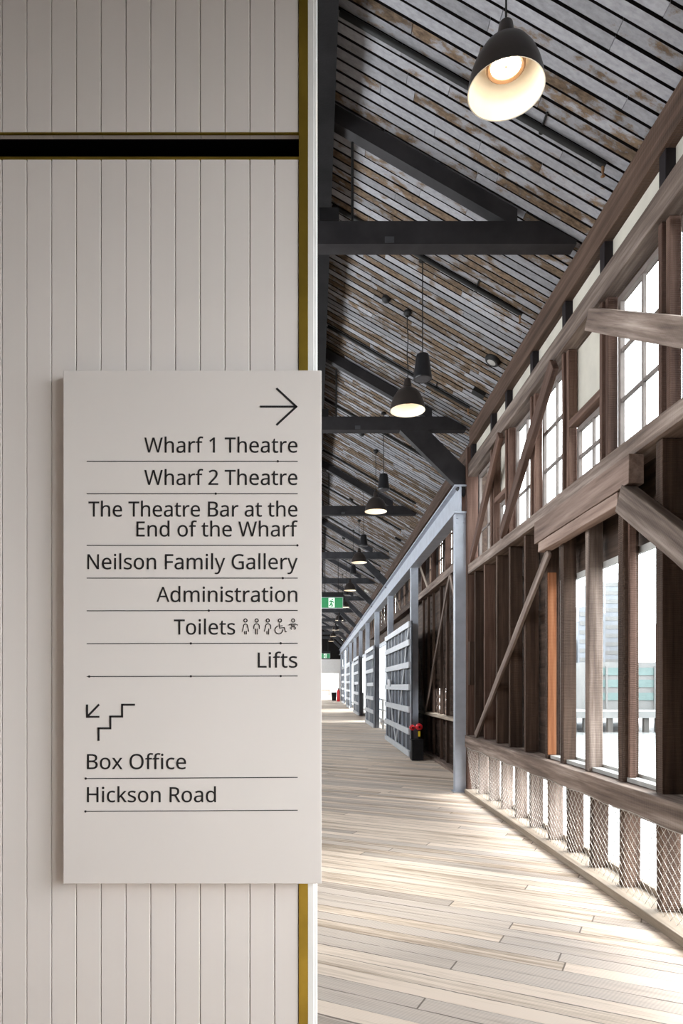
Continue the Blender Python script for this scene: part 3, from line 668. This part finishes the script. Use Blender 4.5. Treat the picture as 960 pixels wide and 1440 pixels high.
# exit signs
def exit_sign(x, y, z, wd, h, lb):
    r = thing('exit_sign', (x, y, z), lb, 'exit sign')
    MB().box((x-wd/2-0.02, y, z-0.02), (x+wd/2+0.02, y+0.08, z+h+0.02)).build('sign_case', 'doorbar', r)
    MB().box((x-wd/2, y-0.004, z), (x+wd/2, y-0.001, z+h)).build('sign_face', 'green', r)
    MB().box((x-h*0.3, y-0.007, z+0.01), (x+h*0.3, y-0.0045, z+h-0.01)).build('sign_white_field', 'signwhite', r)
    g = MB(); u = h; c = lambda a, b__: (x+a*u, y-0.012, z+b__*u)
    def st(*p):
        for q0, q1 in zip(p, p[1:]): g.bar(c(*q0), c(*q1), 0.004, u*0.12, (0, 1, 0))
    st((0.02, 0.68), (-0.06, 0.45), (0.08, 0.30), (0.03, 0.08)); st((-0.06, 0.45), (-0.12, 0.24), (-0.24, 0.22)); st((0.01, 0.66), (0.14, 0.60), (0.2, 0.5)); st((0.0, 0.66), (-0.14, 0.68), (-0.18, 0.54))
    g.lathe([(0, -0.003), (u*0.075, -0.003), (u*0.075, 0.003), (0, 0.003)], c(0.07, 0.82), 12, 'y'); g.build('running_man', 'green', r)
    MB().box((x-wd/2-0.06, y, z+h+0.02), (x+wd/2+0.06, y+0.1, z+h+0.20)).build('hanger_box', 'rubber', r)
    for s in (-1, 1): MB().tube([(x+s*wd*0.3, y+0.05, z+h+0.2), (x+s*wd*0.3, y+0.05, roofz(abs(x+s*wd*0.3))-0.02)], 0.012, 6).build('hanger_rod', 'rubber', r)
exit_sign(0.65, 24.9, 4.46, 0.80, 0.37, 'green running-man exit sign hanging in the hall, the nearer and larger one')
exit_sign(0.92, 55.0, 3.86, 0.75, 0.36, 'tiny green running-man exit sign above the far bulkhead')

# ------------------------------------------------------------------ far end
b = MB(); b.box((-3.1, YE, 2.75), (2.35, YE+0.5, 3.85)).box((-3.1, YE, 0), (-2.6, YE+0.4, 2.75)).box((2.1, YE, 0), (2.62, YE+0.4, 2.75)).box((-3.1, YE-0.06, 2.68), (2.35, YE, 2.9))
struct(b.build('wall_end', 'white', keep=True))
struct(MB().prism([(-2.62, 3.85), (2.62, 3.85), (2.62, 5.3), (RX, 6.9), (-2.62, 5.3)], 'y', YE+0.05, YE+0.3).build('wall_gable', 'under', keep=True))
struct(MB().box((-3.2, YE+0.5, 4.0), (2.62, 92, 4.1)).build('ceiling_lobby', 'white', keep=True))
struct(MB().box((-3.2, 91.9, 0), (2.62, 92, 4.0)).build('wall_lobby', 'white', keep=True))
b = MB().box((2.54, YE+0.5, 0.3), (2.62, 92, 1.6)).box((2.54, YE+0.5, 3.0), (2.62, 92, 4.0))
y = 60.0
while y < 91: b.box((2.54, y, 1.6), (2.62, y+1.2, 3.0)); y += 2.6
struct(b.build('wall_far', 'white', keep=True))
for i, yy in enumerate([62, 68, 75]):
    o = MB().box((2.2, yy, zf(90)), (2.5, yy+0.35, 4.0)).build('lobby_post', 'doorbar'); tag(o, 'grey post beyond the white bulkhead at the far end, %s of three' % ORD[i], 'post')
ze = zf(52)
r = thing('fire_extinguisher', (1.88, 52, ze), 'red extinguisher standing by the right wall at the far end', 'fire extinguisher')
MB().lathe([(0, 0), (0.11, 0), (0.12, 0.03), (0.12, 0.75), (0.08, 0.88), (0.04, 0.92), (0, 0.92)], (1.88, 52, ze), 20).build('cylinder', 'red', r, smooth=True)
MB().box((1.84, 51.9, ze+0.92), (1.92, 52.1, ze+1.0)).build('valve', 'black', r)
ze = zf(54)
r = thing('litter_bin', (1.6, 54, ze), 'dark bin on the deck near the far end of the hall', 'bin')
MB().prism([(1.45, ze-0.01), (1.75, ze-0.01), (1.8, ze+0.6), (1.4, ze+0.6)], 'y', 53.8, 54.2).build('bin_body', 'black', r); MB().box((1.38, 53.78, ze+0.6), (1.82, 54.22, ze+0.66)).build('bin_lid', 'rubber', r)
ze = zf(86)
r = thing('bench', (1.3, 86, ze), 'small orange-brown bench in the bright room at the far end', 'bench')
MB().box((0.6, 85.7, ze+0.55), (2.0, 86.3, ze+0.66)).build('seat', 'orange', r)
for x in (0.7, 1.9): MB().box((x-0.05, 85.75, ze), (x+0.05, 86.25, ze+0.55)).build('leg', 'orange', r)

# ------------------------------------------------------------------ outside
tag(MB().box((2.7, -60, -2.7), (400, 500, -2.6)).build('harbour_water', 'water', keep=True), 'pale grey harbour water outside the windows', 'water', None, 'stuff')
r = thing('quay', (45, 66, -2.6), 'pale quay on piles across the water, seen through the lower window', 'quay')
MB().box((15, 62, -1.3), (80, 80, -0.7)).build('quay_deck', 'conc', r)
for k in range(26): MB().box((18+k*1.1, 62.2, -2.6), (18.45+k*1.1, 62.6, -1.3)).build('pile', 'pile', r)
r = thing('waterfront_building', (36, 73, -0.7), 'low waterfront building with bands of teal glass across the water', 'building')
MB().box((27, 68, -0.7), (60, 78, 4.0)).build('building_body', 'conc', r)
for z in (0.2, 1.5, 2.7): MB().box((28, 67.9, z), (58, 68.0, z+0.75)).build('glass_band', 'teal', r)
for k in range(12): MB().box((29+k*2.4, 67.7, -0.7), (29.15+k*2.4, 67.88, 3.6)).build('mullion', 'conc', r)
for i, (x, wd, y, h) in enumerate([(50, 7, 150, 12), (58, 6, 150, 19), (66, 10, 160, 26), (74, 7, 140, 15), (41, 5, 130, 9)]):
    r = thing('tower_block', (x, y, -2.6), ['low pale tower block on the skyline beyond the water, left part', 'slim pale tower block on the skyline beyond the water', 'tallest wide pale tower block on the skyline beyond the water', 'pale block right of the tallest tower on the skyline', 'lowest pale block at the left of the skyline'][i], 'building')
    MB().box((x, y, -2.6), (x+wd, y+8, h)).build('tower_body', 'conc2', r)
    for k in range(int(h/2)): MB().box((x+0.4, y-0.1, 1+k*2), (x+wd-0.4, y-0.02, 1.9+k*2)).build('window_band', 'teal' if i == 9 else 'conc', r)

# ------------------------------------------------------------------ foyer partition with the sign
PYY = 2.0
def px(u, Y=PYY): return (u-U0)*Y/F
def pz(v, Y=PYY): return EYE+(V0-v)*Y/F
def planks(b, z0, z1, x_end):
    x = px(385.9); first = True
    xs = [x_end, x]
    while xs[-1] > -2.45: xs.append(xs[-1]-34.85*PYY/F)
    for r_, l_ in zip(xs, xs[1:]): b.prism([(l_+0.0010, PYY+0.002), (l_+0.0024, PYY), (r_-0.0024, PYY), (r_-0.0010, PYY+0.002), (r_-0.0010, PYY+0.02), (l_+0.0010, PYY+0.02)], 'z', z0, z1)
xe = px(420)
t = thing('door_1', (-1.5, PYY+0.02, 0), None, None, kind='structure')
b = MB(); planks(b, 0.0, pz(224.5), xe); b.box((-2.55, PYY+0.02, 0), (xe, PYY+0.024, pz(224.5))); b.build('door_boards', 'panel', t)
MB().box((-2.55, PYY-0.002, pz(224.3)), (xe, PYY+0.004, pz(221))).build('brass_edge', 'brass', t)
b = MB(); planks(b, pz(186.5), 4.6, xe); b.box((-2.55, PYY+0.02, pz(186.5)), (xe, PYY+0.024, 4.6))
struct(b.build('wall_front', 'upper', keep=True))
struct(MB().box((-2.55, PYY-0.002, pz(188.8)), (xe, PYY+0.004, pz(186.7))).build('trim_5', 'brass'))
b = MB().box((-2.55, PYY+0.30, pz(232)), (xe, PYY+0.32, pz(178))).box((-2.55, PYY+0.026, pz(234)), (xe, PYY+0.30, pz(226))).box((-2.55, PYY+0.026, pz(185)), (xe, PYY+0.30, pz(178)))
struct(b.build('trim_6', 'void', keep=True))
struct(MB().box((xe, PYY-0.004, 0), (px(432.8), PYY+0.12, 4.6)).build('trim_7', 'brass', bevel=0.001))
b = MB().prism([(px(433), PYY), (px(440.5), PYY), (px(441.5), PYY+0.006), (px(444), PYY+0.006), (px(446.4), PYY+0.024), (px(446.4), PYY+0.20), (px(433), PYY+0.20)], 'z', 0, 4.6)
struct(b.build('trim_8', 'white'))
struct(MB().box((-2.55, PYY+0.125, 0), (px(446), PYY+0.2, pz(236))).box((-2.55, PYY+0.125, pz(176)), (px(446), PYY+0.2, 4.62)).box((xe+0.001, PYY+0.125, pz(236)), (px(446), PYY+0.33, pz(176))).build('wall_partition', 'white', keep=True))
# sign
YS = 1.955
def sx(u): return (u-U0)*YS/F
def sz(v): return EYE+(V0-v)*YS/F
sg = thing('wayfinding_sign', (sx(271), PYY, sz(1243)), 'large off-white directory sign with black lettering fixed to the panelled wall', 'sign')
MB().box((sx(88.5), YS, sz(1243)), (sx(452), PYY-0.001, sz(520.5))).build('sign_board', 'sign', sg, bevel=0.0025)
GL = {" ":[209,[]],"1":[459,[[285,0,216,0,216,400,216,439,217,470,219,499,196,477,169,455,108,405,71,452,226,573,285,573]]],"2":[459,[[417,0,38,0,38,59,188,210,261,287,275,304,287,320,298,337,306,353,313,370,318,387,321,405,322,424,320,446,315,466,306,482,294,496,278,507,261,514,242,519,221,520,200,520,181,517,164,512,147,506,131,498,115,489,99,478,83,466,45,513,94,548,108,555,122,561,137,567,153,572,169,576,186,578,203,580,221,581,246,579,270,576,293,570,313,562,331,552,347,540,361,526,372,510,382,492,388,472,392,451,394,428,393,406,389,385,383,364,375,344,365,324,353,305,340,286,324,267,247,185,128,67,128,64,417,64]]],"A":[512,[[437,0,368,177,141,177,73,0,0,0,224,575,289,575,512,0],[282,415,274,438,263,473,255,500,247,468,238,438,230,415,165,241,346,241]]],"B":[521,[[241,573,292,571,336,565,373,555,404,541,428,522,445,497,455,467,459,431,458,414,456,399,452,384,446,371,439,358,431,347,421,337,409,328,396,320,382,313,367,308,350,304,350,300,367,297,384,292,400,286,415,279,429,271,441,261,452,249,461,236,468,221,474,203,477,184,478,163,476,138,472,115,464,93,454,74,441,57,425,42,406,29,385,19,362,11,337,5,309,1,279,0,78,0,78,573],[256,329,290,330,318,335,340,342,357,352,369,366,377,382,382,401,384,423,382,445,376,463,365,478,351,490,332,499,308,506,279,510,245,511,150,511,150,329],[150,269,150,61,265,61,301,63,330,68,354,78,371,91,384,107,394,125,399,145,401,168,400,183,398,197,394,210,388,221,380,232,370,241,358,249,344,256,327,262,307,266,285,268,260,269]]],"E":[446,[[398,0,78,0,78,573,398,573,398,509,150,509,150,330,383,330,383,268,150,268,150,63,398,63]]],"F":[416,[[150,0,78,0,78,573,398,573,398,509,150,509,150,306,383,306,383,243,150,243]]],"G":[584,[[326,302,524,302,524,22,501,15,478,8,454,3,431,-1,406,-4,380,-6,352,-8,323,-8,280,-6,241,1,205,12,173,28,145,47,120,71,98,98,81,130,67,164,57,202,51,243,49,286,51,330,58,370,69,407,84,442,104,473,127,500,154,524,186,544,220,560,259,571,300,578,346,581,369,580,392,578,415,576,437,572,458,567,478,561,498,554,516,547,489,484,473,491,457,497,439,503,421,508,401,512,382,515,362,517,342,517,309,515,278,510,250,501,225,489,202,474,181,455,164,434,150,409,139,382,131,353,126,321,124,286,126,253,130,222,137,193,146,166,159,141,175,119,194,100,216,84,241,71,270,62,303,56,340,55,404,59,452,68,452,238,326,238]]],"H":[594,[[516,0,443,0,443,267,150,267,150,0,78,0,78,573,150,573,150,330,443,330,443,573,516,573]]],"L":[420,[[78,0,78,573,150,573,150,64,400,64,400,0]]],"N":[609,[[532,0,447,0,141,476,138,476,141,432,143,378,144,320,144,0,78,0,78,573,161,573,467,99,470,99,468,137,466,193,464,249,464,573,532,573]]],"O":[626,[[577,287,576,255,573,224,568,194,561,166,551,140,540,116,526,94,510,73,493,54,473,38,451,24,428,13,402,4,375,-3,345,-7,314,-8,281,-7,251,-3,222,4,196,13,173,25,151,39,131,55,114,73,98,94,85,116,74,141,65,167,58,195,53,224,50,255,49,288,51,331,56,370,65,408,78,442,94,473,114,500,138,524,166,545,197,561,232,572,271,579,314,581,356,579,393,572,428,561,459,545,486,525,510,501,530,473,547,442,560,408,570,370,576,330],[125,287,126,252,130,220,136,190,145,163,157,138,171,117,188,98,207,83,230,70,255,62,283,56,314,55,345,56,373,62,398,70,420,83,439,98,456,117,470,138,481,163,490,190,496,220,500,252,501,287,498,338,490,384,476,423,456,457,431,484,398,503,360,514,314,518,283,516,255,511,230,502,207,490,188,475,171,457,157,435,145,411,136,384,130,354,126,322]]],"R":[499,[[236,573,270,571,301,568,329,562,353,555,375,544,393,532,409,517,422,500,432,481,439,460,443,436,444,410,443,388,440,368,435,350,427,334,418,319,408,306,397,295,385,285,371,277,358,269,344,262,330,257,487,0,403,0,264,237,150,237,150,0,78,0,78,573],[232,510,150,510,150,298,236,298,268,299,296,304,319,313,338,325,352,341,362,359,368,381,370,407,369,424,366,440,361,455,355,467,346,477,336,486,324,494,310,500,293,504,275,507,254,509]]],"T":[446,[[259,0,187,0,187,509,8,509,8,573,437,573,437,509,259,509]]],"W":[746,[[735,573,583,0,510,0,399,375,389,410,380,443,373,471,370,488,367,471,361,443,352,409,342,373,234,0,161,0,10,573,85,573,174,223,183,186,190,151,196,118,201,87,206,119,213,154,222,191,232,227,333,573,407,573,512,225,523,187,532,151,538,117,544,87,550,129,560,175,572,224,660,573]]],"a":[450,[[231,437,268,435,299,428,326,418,347,403,364,383,376,358,383,328,385,293,385,0,334,0,320,61,317,61,307,50,298,40,288,30,279,22,268,15,258,9,246,3,234,-1,220,-4,206,-6,190,-8,172,-8,154,-7,136,-5,119,0,103,6,88,13,75,23,64,34,55,48,47,63,41,80,38,99,37,119,40,150,50,176,65,199,87,219,116,234,152,245,194,253,243,257,316,259,316,285,315,309,310,330,303,347,293,359,280,368,265,375,247,379,227,380,210,379,194,378,178,374,163,370,106,347,84,400,99,408,115,414,132,421,151,426,170,431,190,434,210,436],[252,208,215,205,184,200,159,192,141,182,127,170,118,155,112,138,110,119,111,102,115,87,122,75,132,66,144,58,157,53,172,50,188,49,215,51,238,56,260,66,279,79,295,96,306,117,313,142,315,172,315,210]]],"c":[385,[[241,-8,213,-7,187,-2,162,5,139,15,118,28,99,45,83,65,69,87,58,114,50,143,46,176,44,213,46,250,51,284,59,315,71,342,85,365,102,385,121,401,142,415,166,425,191,432,217,436,245,438,262,437,278,436,293,434,309,431,323,427,336,424,348,419,358,415,337,356,292,370,244,376,223,375,204,371,187,366,172,358,159,347,148,335,138,320,131,303,125,284,120,263,118,239,117,213,118,189,120,166,125,145,131,126,138,109,148,94,159,82,172,71,186,63,202,58,220,54,240,53,257,53,273,55,288,57,302,60,351,78,351,15,340,10,328,5,316,1,304,-2,290,-5,275,-7,258,-8]]],"d":[493,[[221,-8,182,-5,148,6,118,23,92,48,71,79,56,117,47,162,44,214,47,266,56,311,71,350,93,381,119,406,149,424,183,434,221,438,238,437,253,436,267,433,280,429,292,425,303,420,314,413,323,407,332,399,340,391,348,383,354,374,359,374,356,405,354,438,354,609,425,609,425,0,368,0,358,58,354,58,348,49,340,40,332,32,323,24,314,17,303,11,292,6,279,1,266,-3,252,-6,237,-7],[232,51,263,53,290,60,311,71,328,88,340,109,348,135,354,165,355,200,355,213,354,251,349,284,340,313,329,336,313,355,291,369,264,377,231,379,204,376,181,368,162,354,146,334,133,309,124,281,119,249,117,213,119,176,124,144,133,116,146,93,162,74,181,61,205,53]]],"e":[452,[[234,438,261,436,286,432,308,424,329,414,348,401,364,385,378,367,390,346,399,323,406,299,410,272,411,244,411,201,117,201,120,167,127,137,139,111,154,90,174,74,197,62,224,55,254,52,274,53,293,54,310,56,327,60,392,82,392,20,376,13,359,8,343,3,327,-1,310,-4,292,-6,272,-8,251,-8,221,-6,194,-2,167,6,143,17,121,31,101,48,85,68,70,91,59,117,51,146,46,177,44,212,46,246,50,277,57,306,68,333,81,357,96,378,114,395,134,411,157,423,181,431,207,436],[233,380,209,378,188,372,170,362,154,348,140,330,130,309,123,285,119,257,338,257,337,275,335,292,331,307,326,322,320,334,312,346,303,356,292,364,280,371,266,376,251,379]]],"f":[276,[[266,375,158,375,158,0,87,0,87,375,12,375,12,408,87,432,87,457,88,483,92,507,97,528,104,547,113,563,124,577,137,588,152,597,168,604,186,609,206,612,227,613,274,609,310,599,292,544,262,552,228,556,211,554,197,550,185,542,175,532,168,519,162,502,159,481,158,458,158,430,266,430]]],"h":[496,[[139,431,138,399,135,370,140,370,147,381,155,391,164,400,174,407,185,414,196,420,208,425,221,429,233,433,247,435,260,437,273,437,298,436,321,433,342,428,360,421,377,411,391,400,403,386,413,370,421,351,426,330,430,306,431,280,431,0,361,0,361,275,359,299,355,321,348,338,338,353,324,364,308,372,288,377,265,379,242,377,222,374,204,368,189,360,177,350,166,338,157,324,150,308,145,289,142,269,139,246,139,222,139,0,68,0,68,609,139,609]]],"i":[207,[[139,430,139,0,68,0,68,430],[104,591,112,590,119,588,126,585,133,580,138,574,142,566,144,557,145,546,144,536,142,526,138,519,133,512,126,508,119,504,112,502,104,501,96,502,88,504,81,508,75,512,69,519,66,526,63,536,63,546,63,557,66,566,69,574,75,580,81,585,88,588,96,590]]],"k":[428,[[138,291,137,257,135,221,138,221,152,240,172,264,189,285,326,430,409,430,235,246,421,0,336,0,187,200,138,158,138,0,68,0,68,609,138,609]]],"l":[207,[[139,0,68,0,68,609,139,609]]],"m":[750,[[540,438,574,436,603,429,628,417,649,401,665,379,676,352,683,319,685,280,685,0,615,0,615,277,614,300,610,321,603,338,594,353,582,364,567,372,549,377,528,379,499,376,474,369,454,358,438,342,426,322,418,298,413,270,411,237,411,0,342,0,342,277,341,293,339,308,336,321,332,333,327,344,320,353,312,361,303,367,293,372,281,376,268,378,253,379,233,377,215,374,199,368,185,360,174,350,164,338,156,324,150,308,145,290,141,269,139,247,139,223,139,0,68,0,68,430,125,430,136,371,140,371,147,382,155,392,163,401,173,409,183,416,194,422,205,427,217,431,229,434,241,436,254,437,266,438,290,437,312,433,332,428,349,420,365,410,378,398,389,383,398,366,402,366,414,383,427,398,443,410,461,420,480,428,499,433,519,437]]],"n":[496,[[275,438,311,436,343,429,369,417,391,401,409,379,421,352,428,319,431,280,431,0,361,0,361,275,359,299,355,321,348,338,338,353,324,364,308,372,288,377,265,379,232,376,204,368,182,356,166,338,154,316,146,289,140,258,139,223,139,0,68,0,68,430,125,430,136,371,140,371,147,382,156,392,165,401,175,409,186,416,198,422,210,427,222,431,235,434,248,436,262,437]]],"o":[485,[[442,216,441,190,438,165,434,142,428,121,420,101,411,82,400,66,388,51,374,37,359,25,342,15,324,7,305,0,285,-4,264,-7,241,-8,221,-7,200,-4,181,0,163,7,145,15,129,25,114,37,100,51,88,66,77,82,67,101,59,121,52,142,48,165,45,190,44,216,46,250,50,282,58,310,68,336,81,360,97,380,116,397,137,412,161,423,186,431,214,436,244,438,272,436,299,431,324,423,347,412,368,397,387,380,403,360,417,336,428,310,436,282,440,250],[117,216,118,191,120,169,125,147,130,128,138,110,147,95,159,82,172,71,187,62,203,56,222,52,243,51,264,52,282,56,299,62,314,71,327,82,339,95,348,110,356,128,361,147,366,169,368,191,369,216,368,240,365,263,361,284,355,303,348,320,338,335,327,348,314,359,299,367,282,374,263,377,242,379,212,376,185,368,164,354,147,335,134,311,124,284,119,252]]],"r":[331,[[269,438,295,437,319,433,310,368,287,372,264,374,252,373,240,371,228,368,217,363,206,358,195,351,186,343,176,334,168,324,161,313,154,301,149,289,144,275,141,261,139,245,139,229,139,0,68,0,68,430,126,430,134,351,137,351,144,363,152,374,161,385,170,395,180,404,191,413,202,420,214,426,227,431,240,435,254,437]]],"s":[384,[[348,119,347,99,343,80,336,64,327,49,316,36,302,24,286,14,268,6,248,0,226,-4,202,-7,176,-8,155,-8,135,-6,116,-4,99,-1,83,3,68,8,55,13,42,19,42,83,104,60,122,55,141,52,159,50,178,49,203,50,224,53,242,59,256,66,266,76,274,86,278,99,280,112,279,120,278,128,275,135,271,141,266,148,259,154,250,160,239,167,174,196,103,228,89,236,76,245,66,255,57,266,50,278,45,292,42,307,41,324,44,350,52,372,66,392,85,408,109,421,137,430,168,436,202,438,221,437,240,436,258,434,275,430,292,426,308,421,324,415,339,409,315,353,258,372,243,376,228,378,213,380,197,380,177,379,159,377,144,372,131,366,121,358,114,350,110,339,108,328,109,319,111,312,114,304,119,298,125,292,133,286,142,280,154,274,219,246,289,215,302,206,314,197,324,187,333,176,339,164,344,150,347,135]]],"t":[289,[[212,50,245,53,272,59,272,5,240,-4,200,-8,183,-7,167,-5,152,-1,138,4,124,11,112,20,101,31,91,44,84,60,78,79,75,100,74,125,74,375,13,375,13,409,75,437,103,528,144,528,144,430,269,430,269,375,144,375,144,127,146,108,149,93,155,79,163,69,173,60,185,54,198,51]]],"x":[424,[[170,220,22,430,102,430,213,268,322,430,402,430,253,220,410,0,330,0,213,172,94,0,14,0]]],"y":[409,[[1,430,76,430,169,185,184,144,196,105,205,68,209,68,224,121,245,186,333,430,409,430,224,-59,216,-79,207,-97,198,-114,188,-130,177,-144,165,-156,152,-167,138,-176,123,-183,106,-188,87,-191,67,-192,34,-190,9,-186,9,-130,30,-133,56,-135,68,-134,79,-132,90,-130,99,-126,108,-120,116,-114,123,-107,130,-99,136,-90,142,-80,147,-70,152,-59,174,-2]]]}
def ink_curve(name, splines, y=YS-0.0006, off=0.0):
    """flat filled outlines (photo pixels) as thin raised ink"""
    c = bpy.data.curves.new(name, 'CURVE'); c.dimensions = '2D'; c.fill_mode = 'BOTH'; c.extrude = 0.0004; c.offset = off
    for pts in splines:
        s = c.splines.new('POLY'); s.points.add(len(pts)-1); s.use_cyclic_u = True
        for p, (u, v) in zip(s.points, pts): p.co = (sx(u)-sg.location.x, sz(v)-sg.location.z, 0, 1)
    o = bpy.data.objects.new(name, c); COL.objects.link(o)
    bpy.context.view_layer.update(); dg = bpy.context.evaluated_depsgraph_get()
    me = bpy.data.meshes.new_from_object(o.evaluated_get(dg)); bpy.data.objects.remove(o)
    me.transform(Matrix.Rotation(math.pi/2, 4, 'X')); me.materials.clear(); me.materials.append(M['ink'])
    ob = bpy.data.objects.new(name, me); COL.objects.link(ob); ob.parent = sg; ob.location = (0, y-sg.location.y, 0); return ob
def text(t, u0, u1, base, cap=21.0):
    sc = cap/max(GL['H'][1][0][1::2]); x = 0; sp = []; own = []
    for ch in t:
        adv, loops = GL[ch]
        for L in loops: sp.append([(x+L[i], L[i+1]) for i in range(0, len(L), 2)]); own.append(ch)
        x += adv
    lo = min(p[0] for L in sp for p in L); hi = max(p[0] for L in sp for p in L); kx = (u1-u0)/(hi-lo)
    px_ = lambda q: [[(u0+(p[0]-lo)*kx, base-p[1]*sc) for p in L] for L in q]
    sharp = [L for L, k in zip(sp, own) if k in 'WNAy']; rest = [L for L, k in zip(sp, own) if k not in 'WNAy']
    o = ink_curve('lettering', px_(rest), off=0.0002)
    if sharp:                                            # sharp-cornered letters keep their drawn outline
        o2 = ink_curve('lettering', px_(sharp)); b = bmesh.new(); b.from_mesh(o.data); b.from_mesh(o2.data); b.to_mesh(o.data); b.free(); bpy.data.objects.remove(o2)
    o['label'] = 'black line of text reading %s' % t
for a in (('Wharf 1 Theatre', 203, 418, 636.5), ('Wharf 2 Theatre', 203, 418, 682), ('The Theatre Bar at the', 124.5, 418, 726.5), ('End of the Wharf', 192, 418.5, 754.5),
          ('Neilson Family Gallery', 123, 418.5, 800.5), ('Administration', 220, 418, 846.5), ('Toilets', 244.5, 330.5, 892.3), ('Lifts', 362.5, 418, 938.8), ('Box Office', 122.5, 261.5, 1081.5), ('Hickson Road', 122.5, 303.5, 1128)): text(*a)
def stroke(p, wd):
    out = []
    for (a, b__) in zip(p, p[1:]):
        d = Vector((b__[0]-a[0], b__[1]-a[1])); d.normalize(); n = Vector((-d.y, d.x))*wd/2; e = d*wd*0.48
        out.append([(a[0]-e.x+n.x, a[1]-e.y+n.y), (b__[0]+e.x+n.x, b__[1]+e.y+n.y), (b__[0]+e.x-n.x, b__[1]+e.y-n.y), (a[0]-e.x-n.x, a[1]-e.y-n.y)])
    return out
def strokes(name, lines, wd):
    g = MB()
    for k, p in enumerate(lines):
        for q in stroke(p, wd):
            g.prism([(sx(u), sz(v)) for u, v in q], 'y', YS-0.0012-0.00001*k, YS-0.0002)
    return g.build(name, 'ink', sg)
def arc(cx, cy, r, a0, a1, n=14): return [(cx+r*math.cos(math.radians(a0+(a1-a0)*k/n)), cy+r*math.sin(math.radians(a0+(a1-a0)*k/n))) for k in range(n+1)]
strokes('arrow', [[(367, 572), (416, 572)], [(389.5, 547), (416.5, 572), (389.5, 597)]], 2.8)
strokes('arrow', [[(122.5, 992), (122.5, 1008), (138.5, 1008)], [(123, 1007.5), (138.5, 991.5)]], 2.8)
strokes('stairs_symbol', [[(188.5, 991), (171.8, 991), (171.8, 1007.6), (155.2, 1007.6), (155.2, 1024.2), (138.6, 1024.2), (138.6, 1040.5)]], 2.8)
def rule(v0, v1, dots, u0=122, u1=418.5):
    g = MB(); g.prism([(sx(u), sz(v)) for u, v in ((u0, v0-0.55), (u1, v1-0.55), (u1, v1+0.55), (u0, v0+0.55))], 'y', YS-0.0010, YS-0.0002)
    for d in dots:
        vv = v0+(v1-v0)*(d-u0)/(u1-u0); g.lathe([(0, -0.0012), (0.0033, -0.0012), (0.0033, -0.0002), (0, -0.0002)], (sx(d), YS, sz(vv)), 14, 'y')
    g.build('rule_line', 'ink', sg)
for a in ((648.8, 648.8, [390.5]), (694.3, 694.3, [303.3]), (767, 767, [418]), (813, 813, [397.5]), (859, 858.5, [293.5]), (905.2, 904.6, [268.3, 394.6]), (951.4, 950.6, [125.5, 268.3, 394.6]), (1094.8, 1093.2, [120.6]), (1141, 1139.4, [120.2])): rule(*a)
# five small toilet pictograms (drawn from the crop: 8 photo-zoom px = 1 px)
def z8(*p): return [(320+a/8, 855+b__/8) for a, b__ in p]
def ring(a, b__, r=18): return [(320+(a+r*math.cos(k*math.pi/8))/8, 855+(b__+r*math.sin(k*math.pi/8))/8) for k in range(17)]
def zarc(cx, cy, r, a0, a1): return [(320+x/8, 855+y/8) for x, y in arc(cx, cy, r, a0, a1)]
P = 1.15
strokes('pictogram', [ring(201, 141), z8((167, 262), (180, 203)) + zarc(202, 203, 23, 180, 360) + z8((236, 262)), z8((192, 264), (192, 293)), z8((210, 264), (210, 293))], P)
strokes('pictogram', [ring(327, 141), z8((295, 232), (295, 208)) + zarc(326, 208, 30, 180, 360) + z8((357, 232)), z8((317, 236), (317, 294)), z8((336, 236), (336, 294))], P)
strokes('pictogram', [ring(452, 141), z8((414, 262), (428, 205)) + zarc(456, 207, 29, 180, 360) + z8((485, 232)), z8((442, 264), (442, 293)), z8((462, 236), (462, 294))], P)
strokes('pictogram', [ring(589, 141), z8((580, 176), (584, 226), (638, 220), (650, 268), (662, 266)), z8((584, 203), (614, 200)), zarc(576, 248, 43, 250, -5)], P)
strokes('pictogram', [ring(737, 141), z8((690, 192), (712, 180), (762, 180), (786, 192)), z8((716, 186), (724, 212), (710, 224), (718, 240)), z8((758, 186), (750, 212), (764, 224), (754, 240)), z8((737, 182), (737, 212))], P)
